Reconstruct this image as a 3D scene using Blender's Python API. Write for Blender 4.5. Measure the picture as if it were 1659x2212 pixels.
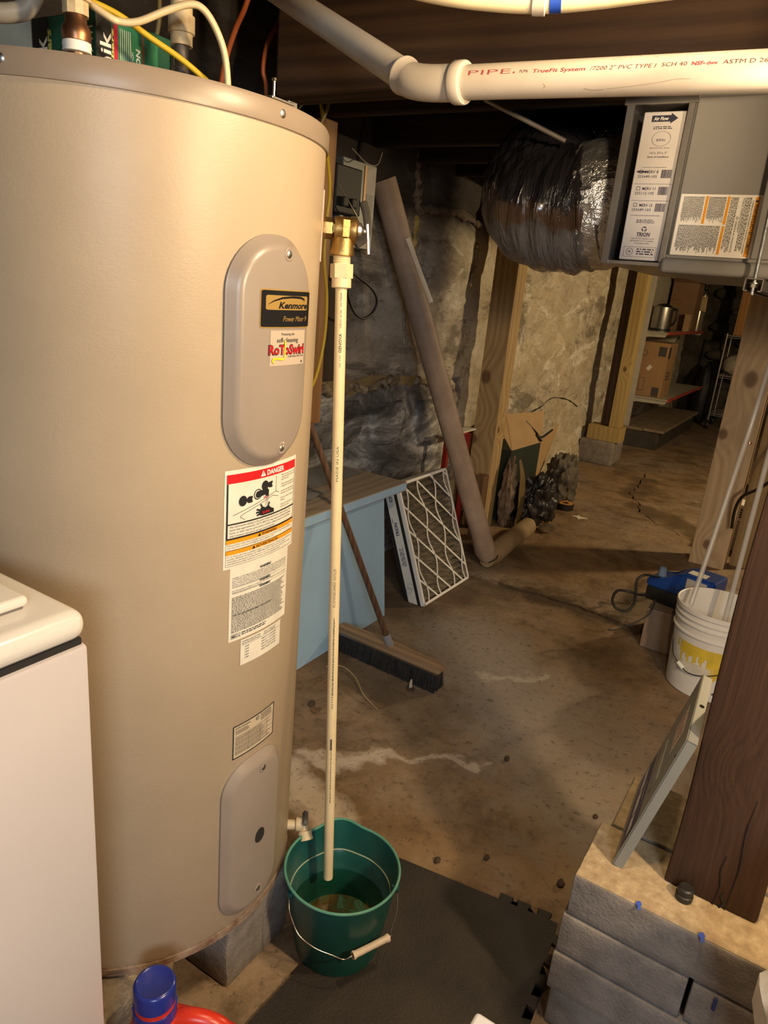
import bpy, bmesh, math, random
from mathutils import Vector, Matrix, noise
S = bpy.context.scene
for o in list(bpy.data.objects): bpy.data.objects.remove(o)
C = S.collection
PI = math.pi
random.seed(7)

# ------------------------------------------------------------------ camera
cd = bpy.data.cameras.new('camera'); cam = bpy.data.objects.new('camera', cd); C.objects.link(cam)
cd.sensor_fit = 'VERTICAL'; cd.sensor_height = 36.0; cd.lens = 1534.0/2212.0*36.0
cd.clip_start = 0.02; cd.clip_end = 60
RC = ((0.838751, -0.237498, 0.489991), (0.537314, 0.215137, -0.815481), (0.08826, 0.947265, 0.308057))
M4 = Matrix(RC).to_4x4(); M4.translation = Vector((0, 0, 1.5)); cam.matrix_world = M4
S.camera = cam
# ------------------------------------------------------------------ world, exposure
S.view_settings.view_transform = 'Standard'; S.view_settings.look = 'None'
S.view_settings.gamma = 1; S.view_settings.use_curve_mapping = False
S.view_settings.exposure = 0.12
w = bpy.data.worlds.new('world'); S.world = w; w.use_nodes = True
w.node_tree.nodes['Background'].inputs[0].default_value = (1, .8, .6, 1)
w.node_tree.nodes['Background'].inputs[1].default_value = 0.02
# ------------------------------------------------------------------ lights
def lamp(name, loc, power, col, radius=.05):
    l = bpy.data.lights.new(name, 'POINT'); l.energy = power; l.color = col; l.shadow_soft_size = radius
    o = bpy.data.objects.new(name, l); C.objects.link(o); o.location = loc; return o
WARM = (1.0, .74, .44)
lamp('work_light', (.95, .72, 1.72), 105, WARM, .06)
lamp('ceiling_bulb', (-.05, 1.0, 1.985), 40, WARM, .045)
lamp('laundry_bulb', (1.2, -1.3, 1.95), 165, (.80, .90, 1.0), .35)
lamp('far_bulb', (.75, 5.7, 1.95), 165, (1, .74, .40), .08)

# ------------------------------------------------------------------ materials
MATS = {}
def nodes(name):
    m = bpy.data.materials.new(name); m.use_nodes = True
    nt = m.node_tree; b = nt.nodes['Principled BSDF']
    return m, nt, b
def N(nt, t, **kw):
    n = nt.nodes.new(t)
    for k, v in kw.items():
        if k in n.inputs: n.inputs[k].default_value = v
        else: setattr(n, k, v)
    return n
def rgba(c): return (c[0], c[1], c[2], 1)
def coord(nt, scale=(1, 1, 1)):
    tc = N(nt, 'ShaderNodeTexCoord'); mp = N(nt, 'ShaderNodeMapping'); mp.inputs['Scale'].default_value = scale
    nt.links.new(tc.outputs['Object'], mp.inputs['Vector']); return mp.outputs['Vector']
def noise_n(nt, vec, scale, detail=4, rough=.6, dist=0):
    n = N(nt, 'ShaderNodeTexNoise'); n.inputs['Scale'].default_value = scale; n.inputs['Detail'].default_value = detail
    n.inputs['Roughness'].default_value = rough; n.inputs['Distortion'].default_value = dist
    nt.links.new(vec, n.inputs['Vector']); return n.outputs['Fac']
def ramp(nt, fac, stops):
    r = N(nt, 'ShaderNodeValToRGB'); e = r.color_ramp.elements
    while len(e) > 1: e.remove(e[0])
    for i, (p, c) in enumerate(stops):
        x = e[0] if i == 0 else e.new(p)
        x.position = p; x.color = rgba(c) if not isinstance(c, (int, float)) else (c, c, c, 1)
    nt.links.new(fac, r.inputs[0]); return r.outputs[0]
def mix(nt, fac, a, b, mode='MIX'):
    m = N(nt, 'ShaderNodeMix'); m.data_type = 'RGBA'; m.blend_type = mode
    for sock, v in ((m.inputs[0], fac), (m.inputs[6], a), (m.inputs[7], b)):
        if hasattr(v, 'node'): nt.links.new(v, sock)
        else: sock.default_value = rgba(v) if isinstance(v, (tuple, list)) else v
    return m.outputs[2]
def math_n(nt, op, a, b=None, c=None):
    m = N(nt, 'ShaderNodeMath'); m.operation = op
    for i, v in enumerate((a, b, c)):
        if v is None: continue
        if hasattr(v, 'node'): nt.links.new(v, m.inputs[i])
        else: m.inputs[i].default_value = v
    return m.outputs[0]
def bump(nt, b, h, strength, dist=.01):
    n = N(nt, 'ShaderNodeBump'); n.inputs['Strength'].default_value = strength; n.inputs['Distance'].default_value = dist
    nt.links.new(h, n.inputs['Height']); nt.links.new(n.outputs[0], b.inputs['Normal'])
def mat(name, col, rough=.6, metal=0, var=.12, scale=9, bmp=0, bscale=80, col2=None, spec=.5, coat=0, trans=0, ior=1.45, alpha=1):
    if name in MATS: return MATS[name]
    m, nt, b = nodes(name)
    v = coord(nt)
    c2 = col2 or tuple(max(0, x*(1-var*2)) for x in col)
    f = noise_n(nt, v, scale, 5)
    c = ramp(nt, f, [(.35, c2), (.62, col)])
    nt.links.new(c, b.inputs['Base Color'])
    b.inputs['Roughness'].default_value = rough; b.inputs['Metallic'].default_value = metal
    b.inputs['Specular IOR Level'].default_value = spec
    b.inputs['Coat Weight'].default_value = coat
    if trans: b.inputs['Transmission Weight'].default_value = trans; b.inputs['IOR'].default_value = ior
    if alpha < 1: b.inputs['Alpha'].default_value = alpha
    if bmp: bump(nt, b, noise_n(nt, v, bscale, 4), bmp)
    MATS[name] = m; return m
def wood(name, c1, c2, axis='Z', sc=22, knots=(), rough=.7, bmp=.25, kcol=(.09, .035, .012), bands=.5):
    """grained timber; knots are (x,y,z,radius) in object space"""
    if name in MATS: return MATS[name]
    m, nt, b = nodes(name)
    tc = N(nt, 'ShaderNodeTexCoord'); P = tc.outputs['Object']
    al = {'X': (.035, 1, 1), 'Y': (1, .035, 1), 'Z': (1, 1, .035)}[axis]
    km = None; off = None
    for (kx, ky, kz, kr) in knots:
        s = N(nt, 'ShaderNodeVectorMath', operation='SUBTRACT'); nt.links.new(P, s.inputs[0]); s.inputs[1].default_value = (kx, ky, kz)
        mu = N(nt, 'ShaderNodeVectorMath', operation='MULTIPLY'); nt.links.new(s.outputs[0], mu.inputs[0])
        mu.inputs[1].default_value = tuple(.75 if a == .035 else 1 for a in al)
        ln = N(nt, 'ShaderNodeVectorMath', operation='LENGTH'); nt.links.new(mu.outputs[0], ln.inputs[0])
        d = math_n(nt, 'DIVIDE', ln.outputs['Value'], kr)
        k = math_n(nt, 'MAXIMUM', math_n(nt, 'EXPONENT', math_n(nt, 'MULTIPLY', math_n(nt, 'POWER', d, 7.0), -1.0)), 0.0)
        g = math_n(nt, 'EXPONENT', math_n(nt, 'MULTIPLY', math_n(nt, 'MULTIPLY', d, d), -.10))
        km = k if km is None else math_n(nt, 'MAXIMUM', km, k)
        off = g if off is None else math_n(nt, 'ADD', off, g)
    mp = N(nt, 'ShaderNodeMapping'); mp.inputs['Scale'].default_value = al; nt.links.new(P, mp.inputs['Vector'])
    vec = mp.outputs['Vector']
    if off is not None:
        cb = N(nt, 'ShaderNodeCombineXYZ'); o2 = math_n(nt, 'MULTIPLY', off, .035)
        for i in range(3): nt.links.new(o2, cb.inputs[i])
        ad = N(nt, 'ShaderNodeVectorMath', operation='ADD'); nt.links.new(vec, ad.inputs[0]); nt.links.new(cb.outputs[0], ad.inputs[1]); vec = ad.outputs[0]
    f1 = noise_n(nt, vec, sc*2.2, 6, .65, .3)
    wv = N(nt, 'ShaderNodeTexWave'); wv.bands_direction = 'DIAGONAL'; wv.inputs['Scale'].default_value = sc*.75; wv.inputs['Distortion'].default_value = 5
    wv.inputs['Detail'].default_value = 2; wv.inputs['Detail Scale'].default_value = .6; nt.links.new(vec, wv.inputs['Vector'])
    f = math_n(nt, 'ADD', math_n(nt, 'MULTIPLY', f1, 1-bands*.6), math_n(nt, 'MULTIPLY', wv.outputs['Fac'], bands*.6))
    c = ramp(nt, f, [(.25, c2), (.7, c1)])
    big = noise_n(nt, P, 3, 3)
    c = mix(nt, math_n(nt, 'MULTIPLY', big, .5), c, c2)
    if km is not None: c = mix(nt, math_n(nt, 'MULTIPLY', km, .8), c, kcol)
    nt.links.new(c, b.inputs['Base Color']); b.inputs['Roughness'].default_value = rough
    b.inputs['Specular IOR Level'].default_value = .25
    bump(nt, b, f, bmp, .004)
    MATS[name] = m; return m

# ------------------------------------------------------------------ mesh helpers
def newbm(): return bmesh.new()
def V(*a): return Vector(a[0] if len(a) == 1 else a)
def add_box(bm, lo, hi, bev=0, seg=2, mtx=None):
    r = bmesh.ops.create_cube(bm, size=1)
    lo, hi = V(lo), V(hi); c = (lo+hi)/2; s = hi-lo
    for v in r['verts']: v.co = Vector((v.co.x*s.x, v.co.y*s.y, v.co.z*s.z))
    if bev:
        es = list({e for v in r['verts'] for e in v.link_edges})
        g = bmesh.ops.bevel(bm, geom=es, offset=bev, segments=seg, affect='EDGES', profile=.5)
        vs = list({v for f in g['faces'] for v in f.verts} | {v for v in r['verts'] if v.is_valid})
    else: vs = r['verts']
    T = Matrix.Translation(c)
    for v in vs: v.co = T @ v.co
    if mtx is not None:
        for v in vs: v.co = mtx @ v.co
    return vs
def frames(pts):
    pts = [V(p) for p in pts]; n = len(pts); out = []
    up = None
    for i in range(n):
        t = (pts[min(i+1, n-1)]-pts[max(i-1, 0)]).normalized()
        if up is None:
            up = Vector((0, 0, 1)) if abs(t.z) < .9 else Vector((1, 0, 0))
        a = t.cross(up).normalized(); up = a.cross(t).normalized()
        out.append((pts[i], a, up))
    return out
def add_tube(bm, pts, r, seg=12, cap=True, squash=1.0, jitter=0):
    fr = frames(pts); rings = []; rr = r if isinstance(r, (list, tuple)) else [r]*len(fr)
    for i, (p, a, u) in enumerate(fr):
        ring = []
        for k in range(seg):
            t = 2*PI*k/seg; q = rr[i]
            if jitter: q *= 1+jitter*noise.noise(Vector((p.x*30+math.cos(t)*2, p.y*30+math.sin(t)*2, p.z*30)))
            ring.append(bm.verts.new(p+a*math.cos(t)*q+u*math.sin(t)*q*squash))
        rings.append(ring)
    for i in range(len(rings)-1):
        for k in range(seg):
            bm.faces.new((rings[i][k], rings[i][(k+1) % seg], rings[i+1][(k+1) % seg], rings[i+1][k]))
    if cap: bm.faces.new(list(reversed(rings[0]))); bm.faces.new(rings[-1])
    return [v for g in rings for v in g]
def smooth_path(pts, n=8):
    pts = [V(p) for p in pts]; out = []
    P = [pts[0]*2-pts[1]]+pts+[pts[-1]*2-pts[-2]]
    for i in range(1, len(P)-2):
        for k in range(n):
            t = k/n; a, b, c, d = P[i-1], P[i], P[i+1], P[i+2]
            out.append(.5*((2*b)+(c-a)*t+(2*a-5*b+4*c-d)*t*t+(3*b-a-3*c+d)*t**3))
    out.append(pts[-1]); return out
def add_lathe(bm, prof, seg=32, mtx=None, close=False):
    """prof: list of (r,z); axis Z"""
    rings = []
    for (r, z) in prof:
        if r < 1e-5: ring = [bm.verts.new((0, 0, z))]
        else: ring = [bm.verts.new((r*math.cos(2*PI*k/seg), r*math.sin(2*PI*k/seg), z)) for k in range(seg)]
        rings.append(ring)
    for i in range(len(rings)-1):
        a, b = rings[i], rings[i+1]
        for k in range(seg):
            k2 = (k+1) % seg
            if len(a) == 1 and len(b) == 1: continue
            if len(a) == 1: bm.faces.new((a[0], b[k2], b[k]))
            elif len(b) == 1: bm.faces.new((a[k], a[k2], b[0]))
            else: bm.faces.new((a[k], a[k2], b[k2], b[k]))
    vs = [v for g in rings for v in g]
    if mtx is not None:
        for v in vs: v.co = mtx @ v.co
    return vs
def axis_mtx(p, d, x=None):
    z = V(d).normalized(); u = V(x) if x is not None else (Vector((0, 0, 1)) if abs(z.z) < .9 else Vector((1, 0, 0)))
    a = u.cross(z).normalized() if x is None else (u-z*u.dot(z)).normalized()
    b = z.cross(a)
    m = Matrix((a, b, z)).transposed().to_4x4(); m.translation = V(p); return m
def add_cyl(bm, p0, p1, r0, r1=None, seg=20):
    r1 = r0 if r1 is None else r1; L = (V(p1)-V(p0)).length
    return add_lathe(bm, [(0, 0), (r0, 0), (r1, L), (0, L)], seg, axis_mtx(p0, V(p1)-V(p0)))
def add_prism(bm, poly, h, fn):
    """poly: 2D outline, extruded 0..h; fn(u,v,w)->point"""
    lo = [bm.verts.new(fn(u, v, 0)) for u, v in poly]; hi = [bm.verts.new(fn(u, v, h)) for u, v in poly]
    n = len(poly); bm.faces.new(list(reversed(lo))); bm.faces.new(hi)
    for i in range(n): bm.faces.new((lo[i], lo[(i+1) % n], hi[(i+1) % n], hi[i]))
    return lo+hi
def add_lump(bm, c, r, amp=.15, freq=3, sub=3, flat=None, seed=0):
    g = bmesh.ops.create_icosphere(bm, subdivisions=sub, radius=1)
    for v in g['verts']:
        n = v.co.normalized(); k = 1+amp*noise.fractal(n*freq+Vector((seed, seed*2, 0)), 1.0, 2.0, 3)
        v.co = Vector((c[0]+n.x*r[0]*k, c[1]+n.y*r[1]*k, c[2]+n.z*r[2]*k))
        if flat is not None and v.co.z < flat: v.co.z = flat
    return g['verts']
def base_of(o):
    t = Vector((0, 0, 0))
    while o is not None: t += o.location; o = o.parent
    return t
def obj(name, bm, m, parent=None, smooth=False, base=None, ang=40):
    me = bpy.data.meshes.new(name)
    bmesh.ops.recalc_face_normals(bm, faces=bm.faces)
    bm.to_mesh(me); bm.free()
    o = bpy.data.objects.new(name, me); C.objects.link(o)
    if m is not None: me.materials.append(m)
    if parent is not None:
        o.parent = parent; me.transform(Matrix.Translation(-base_of(parent)))
    else:
        if base is None and len(me.vertices):
            xs = [v.co for v in me.vertices]
            base = Vector(((min(v.x for v in xs)+max(v.x for v in xs))/2, (min(v.y for v in xs)+max(v.y for v in xs))/2, min(v.z for v in xs)))
        me.transform(Matrix.Translation(-V(base))); o.location = V(base)
    if smooth:
        for p in me.polygons: p.use_smooth = True
        try: me.set_sharp_from_angle(angle=math.radians(ang))
        except Exception: pass
    return o
def tag(o, label, cat, group=None, kind=None):
    o['label'] = label; o['category'] = cat
    if group: o['group'] = group
    if kind: o['kind'] = kind
    return o
def thing(name, label, cat, loc, group=None):
    o = bpy.data.objects.new(name, None); C.objects.link(o); o.location = loc; o.empty_display_size = .05
    return tag(o, label, cat, group)
def struct(o): o['kind'] = 'structure'; return o
def sub(o, label): o['label'] = label; return o

# ------------------------------------------------------------------ flat print (lettering and marks on labels)
_tc = {}
def text_raw(s, shear=0, bold=0):
    k = (s, shear, bold)
    if k in _tc: return _tc[k]
    cu = bpy.data.curves.new('t', 'FONT'); cu.body = s; cu.size = 1; cu.resolution_u = 2; cu.shear = shear; cu.offset = bold
    o = bpy.data.objects.new('t', cu); C.objects.link(o)
    dg = bpy.context.evaluated_depsgraph_get(); dg.update()
    me = bpy.data.meshes.new_from_object(o.evaluated_get(dg))
    vs = [(v.co.x, v.co.y) for v in me.vertices]; fs = [tuple(p.vertices) for p in me.polygons]
    bpy.data.objects.remove(o); bpy.data.curves.remove(cu); bpy.data.meshes.remove(me)
    _tc[k] = (vs, fs); return vs, fs
class Print:
    def __init__(s): s.v = []; s.f = []
    def text(s, t, u, v, w=None, h=.01, shear=0, bold=0, align='L', rot=0):
        """cap height h, left end u, baseline v, fitted to width w"""
        vs, fs = text_raw(t, shear, bold)
        if not vs: return
        x0 = min(p[0] for p in vs); x1 = max(p[0] for p in vs); ky = h/.70
        kx = ky if w is None else w/max(1e-6, x1-x0); W = (x1-x0)*kx
        du = {'L': 0, 'C': -W/2, 'R': -W}[align]; n = len(s.v); c, sn = math.cos(rot), math.sin(rot)
        for (x, y) in vs:
            a, b = (x-x0)*kx+du, y*ky; s.v.append((u+a*c-b*sn, v+a*sn+b*c))
        s.f += [tuple(i+n for i in f) for f in fs]
    def poly(s, pts):
        n = len(s.v); s.v += list(pts); s.f.append(tuple(range(n, n+len(pts))))
    def rect(s, u0, v0, u1, v1, div=1):
        for i in range(div):
            a = u0+(u1-u0)*i/div; b = u0+(u1-u0)*(i+1)/div; s.poly([(a, v0), (b, v0), (b, v1), (a, v1)])
    def frame(s, u0, v0, u1, v1, t, div=1):
        s.rect(u0, v0, u1, v0+t, div); s.rect(u0, v1-t, u1, v1, div); s.rect(u0, v0+t, u0+t, v1-t); s.rect(u1-t, v0+t, u1, v1-t)
    def ring(s, u, v, r, t, seg=16, ky=1):
        for k in range(seg):
            a, b = 2*PI*k/seg, 2*PI*(k+1)/seg
            s.poly([(u+(r-t)*math.cos(a), v+(r-t)*math.sin(a)*ky), (u+r*math.cos(a), v+r*math.sin(a)*ky), (u+r*math.cos(b), v+r*math.sin(b)*ky), (u+(r-t)*math.cos(b), v+(r-t)*math.sin(b)*ky)])
    def disc(s, u, v, r, seg=14, ky=1): s.poly([(u+r*math.cos(2*PI*k/seg), v+r*ky*math.sin(2*PI*k/seg)) for k in range(seg)])
    def line(s, pts, t):
        q = [pts[0]]
        for (a, b), (c, d) in zip(pts, pts[1:]):
            k = max(1, int(math.hypot(c-a, d-b)/.006)) if math.hypot(c-a, d-b) < .2 else 1
            q += [(a+(c-a)*i/k, b+(d-b)*i/k) for i in range(1, k+1)]
        for (a, b), (c, d) in zip(q, q[1:]):
            L = math.hypot(c-a, d-b) or 1; nx, ny = -(d-b)/L*t/2, (c-a)/L*t/2
            s.poly([(a+nx, b+ny), (a-nx, b-ny), (c-nx, d-ny), (c+nx, d+ny)])
    def words(s, u0, v0, u1, v1, rows, rnd, fill=.5, ragged=.15):
        """lines of print too small to read: one thin bar per word"""
        hgt = (v1-v0)/rows
        for r in range(rows):
            y = v1-hgt*(r+.75); x = u0; end = u1-(u1-u0)*rnd.random()*ragged
            while x < end:
                wl = hgt*(.5+rnd.random()*2.4); e = min(end, x+wl)
                s.poly([(x, y), (e, y), (e, y+hgt*fill), (x, y+hgt*fill)]); x = e+hgt*.5
    def bars(s, u0, v0, u1, v1, rnd, horiz=False):
        x = u0 if not horiz else v0; end = u1 if not horiz else v1; q = (end-x)/40
        while x < end:
            wd = q*(.6+rnd.random()*1.6)
            if horiz: s.rect(u0, x, u1, min(end, x+wd))
            else: s.rect(x, v0, min(end, x+wd), v1)
            x += wd+q*(.5+rnd.random()*1.2)
    def build(s, name, fn, m, parent):
        bm = newbm(); vs = [bm.verts.new(fn(u, v)) for u, v in s.v]
        for f in s.f:
            try: bm.faces.new([vs[i] for i in f])
            except ValueError: pass
        me = bpy.data.meshes.new(name); bm.to_mesh(me); bm.free(); me.materials.append(m)
        o = bpy.data.objects.new(name, me); C.objects.link(o); o.parent = parent
        me.transform(Matrix.Translation(-base_of(parent))); return o
def plane_map(org, ux, uy, off=.0006):
    org, ux, uy = V(org), V(ux).normalized(), V(uy).normalized(); n = ux.cross(uy)
    return lambda u, v: org+ux*u+uy*v+n*off
def sheet(name, fn, u0, v0, u1, v1, m, parent, nu=1, nv=1):
    p = Print()
    for j in range(nv): p.rect(u0, v0+(v1-v0)*j/nv, u1, v0+(v1-v0)*(j+1)/nv, nu)
    return p.build(name, fn, m, parent)
INK = mat('black_ink', (.012, .012, .014), .5, var=.02)
PAPER = mat('label_paper', (.72, .68, .58), .45, var=.05, scale=30)
WHITEP = mat('white_print', (.8, .78, .72), .45, var=.02)
REDINK = mat('red_ink', (.55, .012, .016), .4, var=.04)
ORANGE = mat('orange_ink', (.75, .30, .01), .4, var=.03)

# ================================================================== STRUCTURE
def segdist(nt, P, a, b):
    a, b = V(a), V(b); ab = b-a
    s = N(nt, 'ShaderNodeVectorMath', operation='SUBTRACT'); nt.links.new(P, s.inputs[0]); s.inputs[1].default_value = a
    d = N(nt, 'ShaderNodeVectorMath', operation='DOT_PRODUCT'); nt.links.new(s.outputs[0], d.inputs[0]); d.inputs[1].default_value = ab/ab.length_squared
    cl = N(nt, 'ShaderNodeClamp'); nt.links.new(d.outputs['Value'], cl.inputs[0])
    sc = N(nt, 'ShaderNodeVectorMath', operation='SCALE'); sc.inputs[0].default_value = ab; nt.links.new(cl.outputs[0], sc.inputs['Scale'])
    s2 = N(nt, 'ShaderNodeVectorMath', operation='SUBTRACT'); nt.links.new(s.outputs[0], s2.inputs[0]); nt.links.new(sc.outputs[0], s2.inputs[1])
    ln = N(nt, 'ShaderNodeVectorMath', operation='LENGTH'); nt.links.new(s2.outputs[0], ln.inputs[0]); return ln.outputs['Value']
def stain_or_shade(nt, P0, a, b, wdt, nz, amt=.5):
    """soft-edged ragged stain along a segment, or a painted shadow band"""
    nn = N(nt, 'ShaderNodeTexNoise'); nn.inputs['Scale'].default_value = 7; nn.inputs['Detail'].default_value = 4; nt.links.new(P0, nn.inputs['Vector'])
    wv = N(nt, 'ShaderNodeVectorMath', operation='MULTIPLY_ADD'); nt.links.new(nn.outputs['Color'], wv.inputs[0]); wv.inputs[1].default_value = (.26, .26, 0); nt.links.new(P0, wv.inputs[2])
    ofs = N(nt, 'ShaderNodeVectorMath', operation='SUBTRACT'); nt.links.new(wv.outputs[0], ofs.inputs[0]); ofs.inputs[1].default_value = (.13, .13, 0); P = ofs.outputs[0]
    d = math_n(nt, 'ADD', segdist(nt, P, a, b), math_n(nt, 'MULTIPLY', math_n(nt, 'SUBTRACT', nz, .5), wdt*1.6))
    mr = N(nt, 'ShaderNodeMapRange'); mr.inputs['From Min'].default_value = wdt; mr.inputs['From Max'].default_value = wdt*.35
    mr.inputs['To Max'].default_value = amt; nt.links.new(d, mr.inputs['Value']); return mr.outputs[0]
def floor_material():
    m, nt, b = nodes('old_concrete_floor')
    P = coord(nt); big = noise_n(nt, P, 1.1, 5, .6); mid = noise_n(nt, P, 5, 6, .65); fine = noise_n(nt, P, 38, 5, .7); sp = noise_n(nt, P, 170, 2, .5)
    c = ramp(nt, mid, [(.3, (.13, .078, .038)), (.46, (.215, .135, .07)), (.6, (.26, .17, .095)), (.75, (.33, .235, .145))])
    c = mix(nt, ramp(nt, big, [(.42, 0), (.62, .55)]), c, (.25, .205, .165)); hz = noise_n(nt, P, 2.4, 7, .72, .3); c = mix(nt, ramp(nt, hz, [(.37, .75), (.5, 0)]), c, (.085, .052, .026))
    for a, e, wd, col, am in (((-1.15, 2.75, 0), (-.35, 1.95, 0), .30, (.30, .255, .22), .75), ((-.75, 2.6, 0), (-.35, 2.3, 0), .35, (.27, .23, .2), .5),  # opening grey bands: the timber post's shadow painted into the floor
                              ((-1.2, 1.56, 0), (-.95, 1.74, 0), .045, (.55, .45, .36), .8), ((-.95, 1.74, 0), (-.70, 1.93, 0), .025, (.5, .41, .33), .7),
                              ((-.90, 2.45, 0), (-.74, 2.62, 0), .03, (.48, .42, .35), .6),
                              ((-1.15, 1.45, 0), (-.82, 1.36, 0), .10, (.62, .52, .42), .8),
                              ((-.9, .62, 0), (-.72, 1.0, 0), .08, (.42, .31, .2), .6),
                              ((-1.6, 2.75, 0), (-1.35, 3.2, 0), .22, (.07, .042, .025), .6), ((-1.5, 3.35, 0), (-.2, 3.32, 0), .06, (.08, .05, .03), .55),
                              ((-1.05, 5.6, 0), (.2, 4.75, 0), .20, (.08, .052, .027), .8), ((-1.2, 5.9, 0), (-1.25, 6.6, 0), .14, (.08, .052, .027), .7), ((-1.24, 3.40, 0), (-.47, 3.36, 0), .07, (.05, .03, .018), .8), ((-.80, 3.42, 0), (-.55, 3.85, 0), .030, (.06, .038, .02), .8), ((-1.45, 2.1, 0), (-1.0, 2.1, 0), .2, (.12, .075, .04), .5)):
        c = mix(nt, stain_or_shade(nt, P, a, e, wd, fine if wd < .1 else mid, am), c, col)
    c = mix(nt, ramp(nt, fine, [(.32, .7), (.45, 0)]), c, (.07, .045, .026))
    c = mix(nt, ramp(nt, sp, [(.69, 0), (.74, .55)]), c, (.5, .42, .33))
    nt.links.new(c, b.inputs['Base Color'])
    nt.links.new(ramp(nt, mid, [(.3, .55), (.7, .82)]), b.inputs['Roughness']); b.inputs['Specular IOR Level'].default_value = .35
    bump(nt, b, math_n(nt, 'ADD', math_n(nt, 'MULTIPLY', mid, .8), math_n(nt, 'MULTIPLY', fine, .5)), .55, .012)
    return m
FLOOR = floor_material()
bm = newbm(); add_box(bm, (-2.3, -3.6, -.12), (3.1, 11.4, -.03)); floor = struct(obj('floor', bm, mat('subgrade', (.03, .02, .012), .95), base=(0, 0, 0)))
def jag(pts, amp, n, seed):
    rnd = random.Random(seed); out = []
    for (x0, y0), (x1, y1) in zip(pts, pts[1:]):
        L = math.hypot(x1-x0, y1-y0); nx, ny = -(y1-y0)/L, (x1-x0)/L; k = max(2, int(L*n))
        for i in range(k):
            t = i/k; d = amp*(rnd.random()-.5)*2 if i else 0; out.append((x0+(x1-x0)*t+nx*d, y0+(y1-y0)*t+ny*d))
    out.append(pts[-1]); return out
cr1 = jag([(-2.25, 3.45), (-1.62, 3.42), (-1.24, 3.391), (-.833, 3.408), (-.47, 3.348), (.2, 3.40), (3.05, 3.42)], .012, 22, 1)
cr2 = jag([(3.05, 4.2), (.3, 4.62), (-.20, 4.85), (-.59, 5.07), (-.80, 5.23), (-1.02, 5.46), (-1.10, 5.75), (-1.22, 5.95), (-1.22, 6.25), (-1.30, 6.85), (-1.0, 7.6), (-.6, 9), (-.5, 11.35)], .022, 16, 2)
def slab(poly, top):
    bm = newbm(); add_prism(bm, poly, top+.03, lambda u, v, h: Vector((u, v, -.03+h)))
    for f in bm.faces:
        if len(f.verts) > 4: pass
    return obj('slab', bm, FLOOR, floor, base=(0, 0, 0))
g = .008
slab([(-2.25, -3.5)]+[(x, y-g) for x, y in cr1]+[(3.05, -3.5)], 0.0)
slab([(x, y+g) for x, y in cr1]+[(x-g*.8, y-g*.8) for x, y in cr2]+[(-2.25, 11.35)], .006)
slab([(x+g*.6, y+g*.6) for x, y in cr2]+[(3.05, 11.35)], .002)
# finer branch cracks: dark grooves laid into the surface are left to the material

def wall_material():
    m, nt, b = nodes('parged_stone_wall')
    P0 = coord(nt); P = coord(nt, (1, .42, 1)); big = noise_n(nt, P, 1.9, 6, .65); mid = noise_n(nt, P, 8, 8, .72, .6); fine = noise_n(nt, P, 34, 6, .72); wh = noise_n(nt, P, 5.2, 9, .76, .8)
    sx = N(nt, 'ShaderNodeSeparateXYZ'); nt.links.new(P0, sx.inputs[0]); X, Y, Z = sx.outputs
    c = ramp(nt, mid, [(.26, (.15, .125, .095)), (.40, (.36, .31, .245)), (.56, (.52, .46, .37)), (.72, (.66, .60, .51))])
    lamp_tint = ramp(nt, big, [(.4, .1), (.6, .55)])
    c = mix(nt, math_n(nt, 'MULTIPLY', lamp_tint, math_n(nt, 'GREATER_THAN', Y, 4.05)), c, (.50, .40, .235))  # yellow lamplight past the post painted into the wall colour
    c = mix(nt, ramp(nt, wh, [(.54, 0), (.61, .85)]), c, (.74, .70, .62))
    dkp = noise_n(nt, P, 2.9, 7, .72, .5); c = mix(nt, ramp(nt, dkp, [(.38, .7), (.46, 0)]), c, (.11, .09, .068)); wb_ = noise_n(nt, P, 1.9, 8, .7, .4); c = mix(nt, ramp(nt, wb_, [(.53, 0), (.60, .6)]), c, (.70, .65, .55))
    # lower courses: damp blue-grey stone with white bloom (below the parging, left of the post)
    zz = math_n(nt, 'ADD', Z, math_n(nt, 'MULTIPLY', math_n(nt, 'SUBTRACT', mid, .5), .16))
    lowm = math_n(nt, 'MULTIPLY', math_n(nt, 'LESS_THAN', zz, .98), math_n(nt, 'LESS_THAN', Y, 4.1))
    lowc = ramp(nt, wh, [(.36, (.06, .058, .06)), (.47, (.20, .195, .195)), (.53, (.36, .355, .35)), (.60, (.72, .70, .67))])
    c = mix(nt, math_n(nt, 'MULTIPLY', lowm, .9), c, lowc)
    c = mix(nt, math_n(nt, 'MULTIPLY', math_n(nt, 'LESS_THAN', math_n(nt, 'ABSOLUTE', math_n(nt, 'SUBTRACT', zz, 1.0)), .03), math_n(nt, 'LESS_THAN', Y, 3.5)), c, (.42, .31, .15))
    # stone near-black towards the top
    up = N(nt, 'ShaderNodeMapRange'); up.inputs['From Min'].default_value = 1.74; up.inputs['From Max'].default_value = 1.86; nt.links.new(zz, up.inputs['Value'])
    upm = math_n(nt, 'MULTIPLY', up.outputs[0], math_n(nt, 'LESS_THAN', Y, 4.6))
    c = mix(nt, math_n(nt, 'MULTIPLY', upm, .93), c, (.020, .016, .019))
    c = mix(nt, ramp(nt, fine, [(.30, .6), (.42, 0)]), c, (.07, .055, .042))
    nt.links.new(c, b.inputs['Base Color']); b.inputs['Roughness'].default_value = .9; b.inputs['Specular IOR Level'].default_value = .2
    bump(nt, b, math_n(nt, 'ADD', math_n(nt, 'MULTIPLY', mid, 1.0), math_n(nt, 'MULTIPLY', fine, .45)), .8, .02)
    return m
WALL = wall_material()
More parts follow.
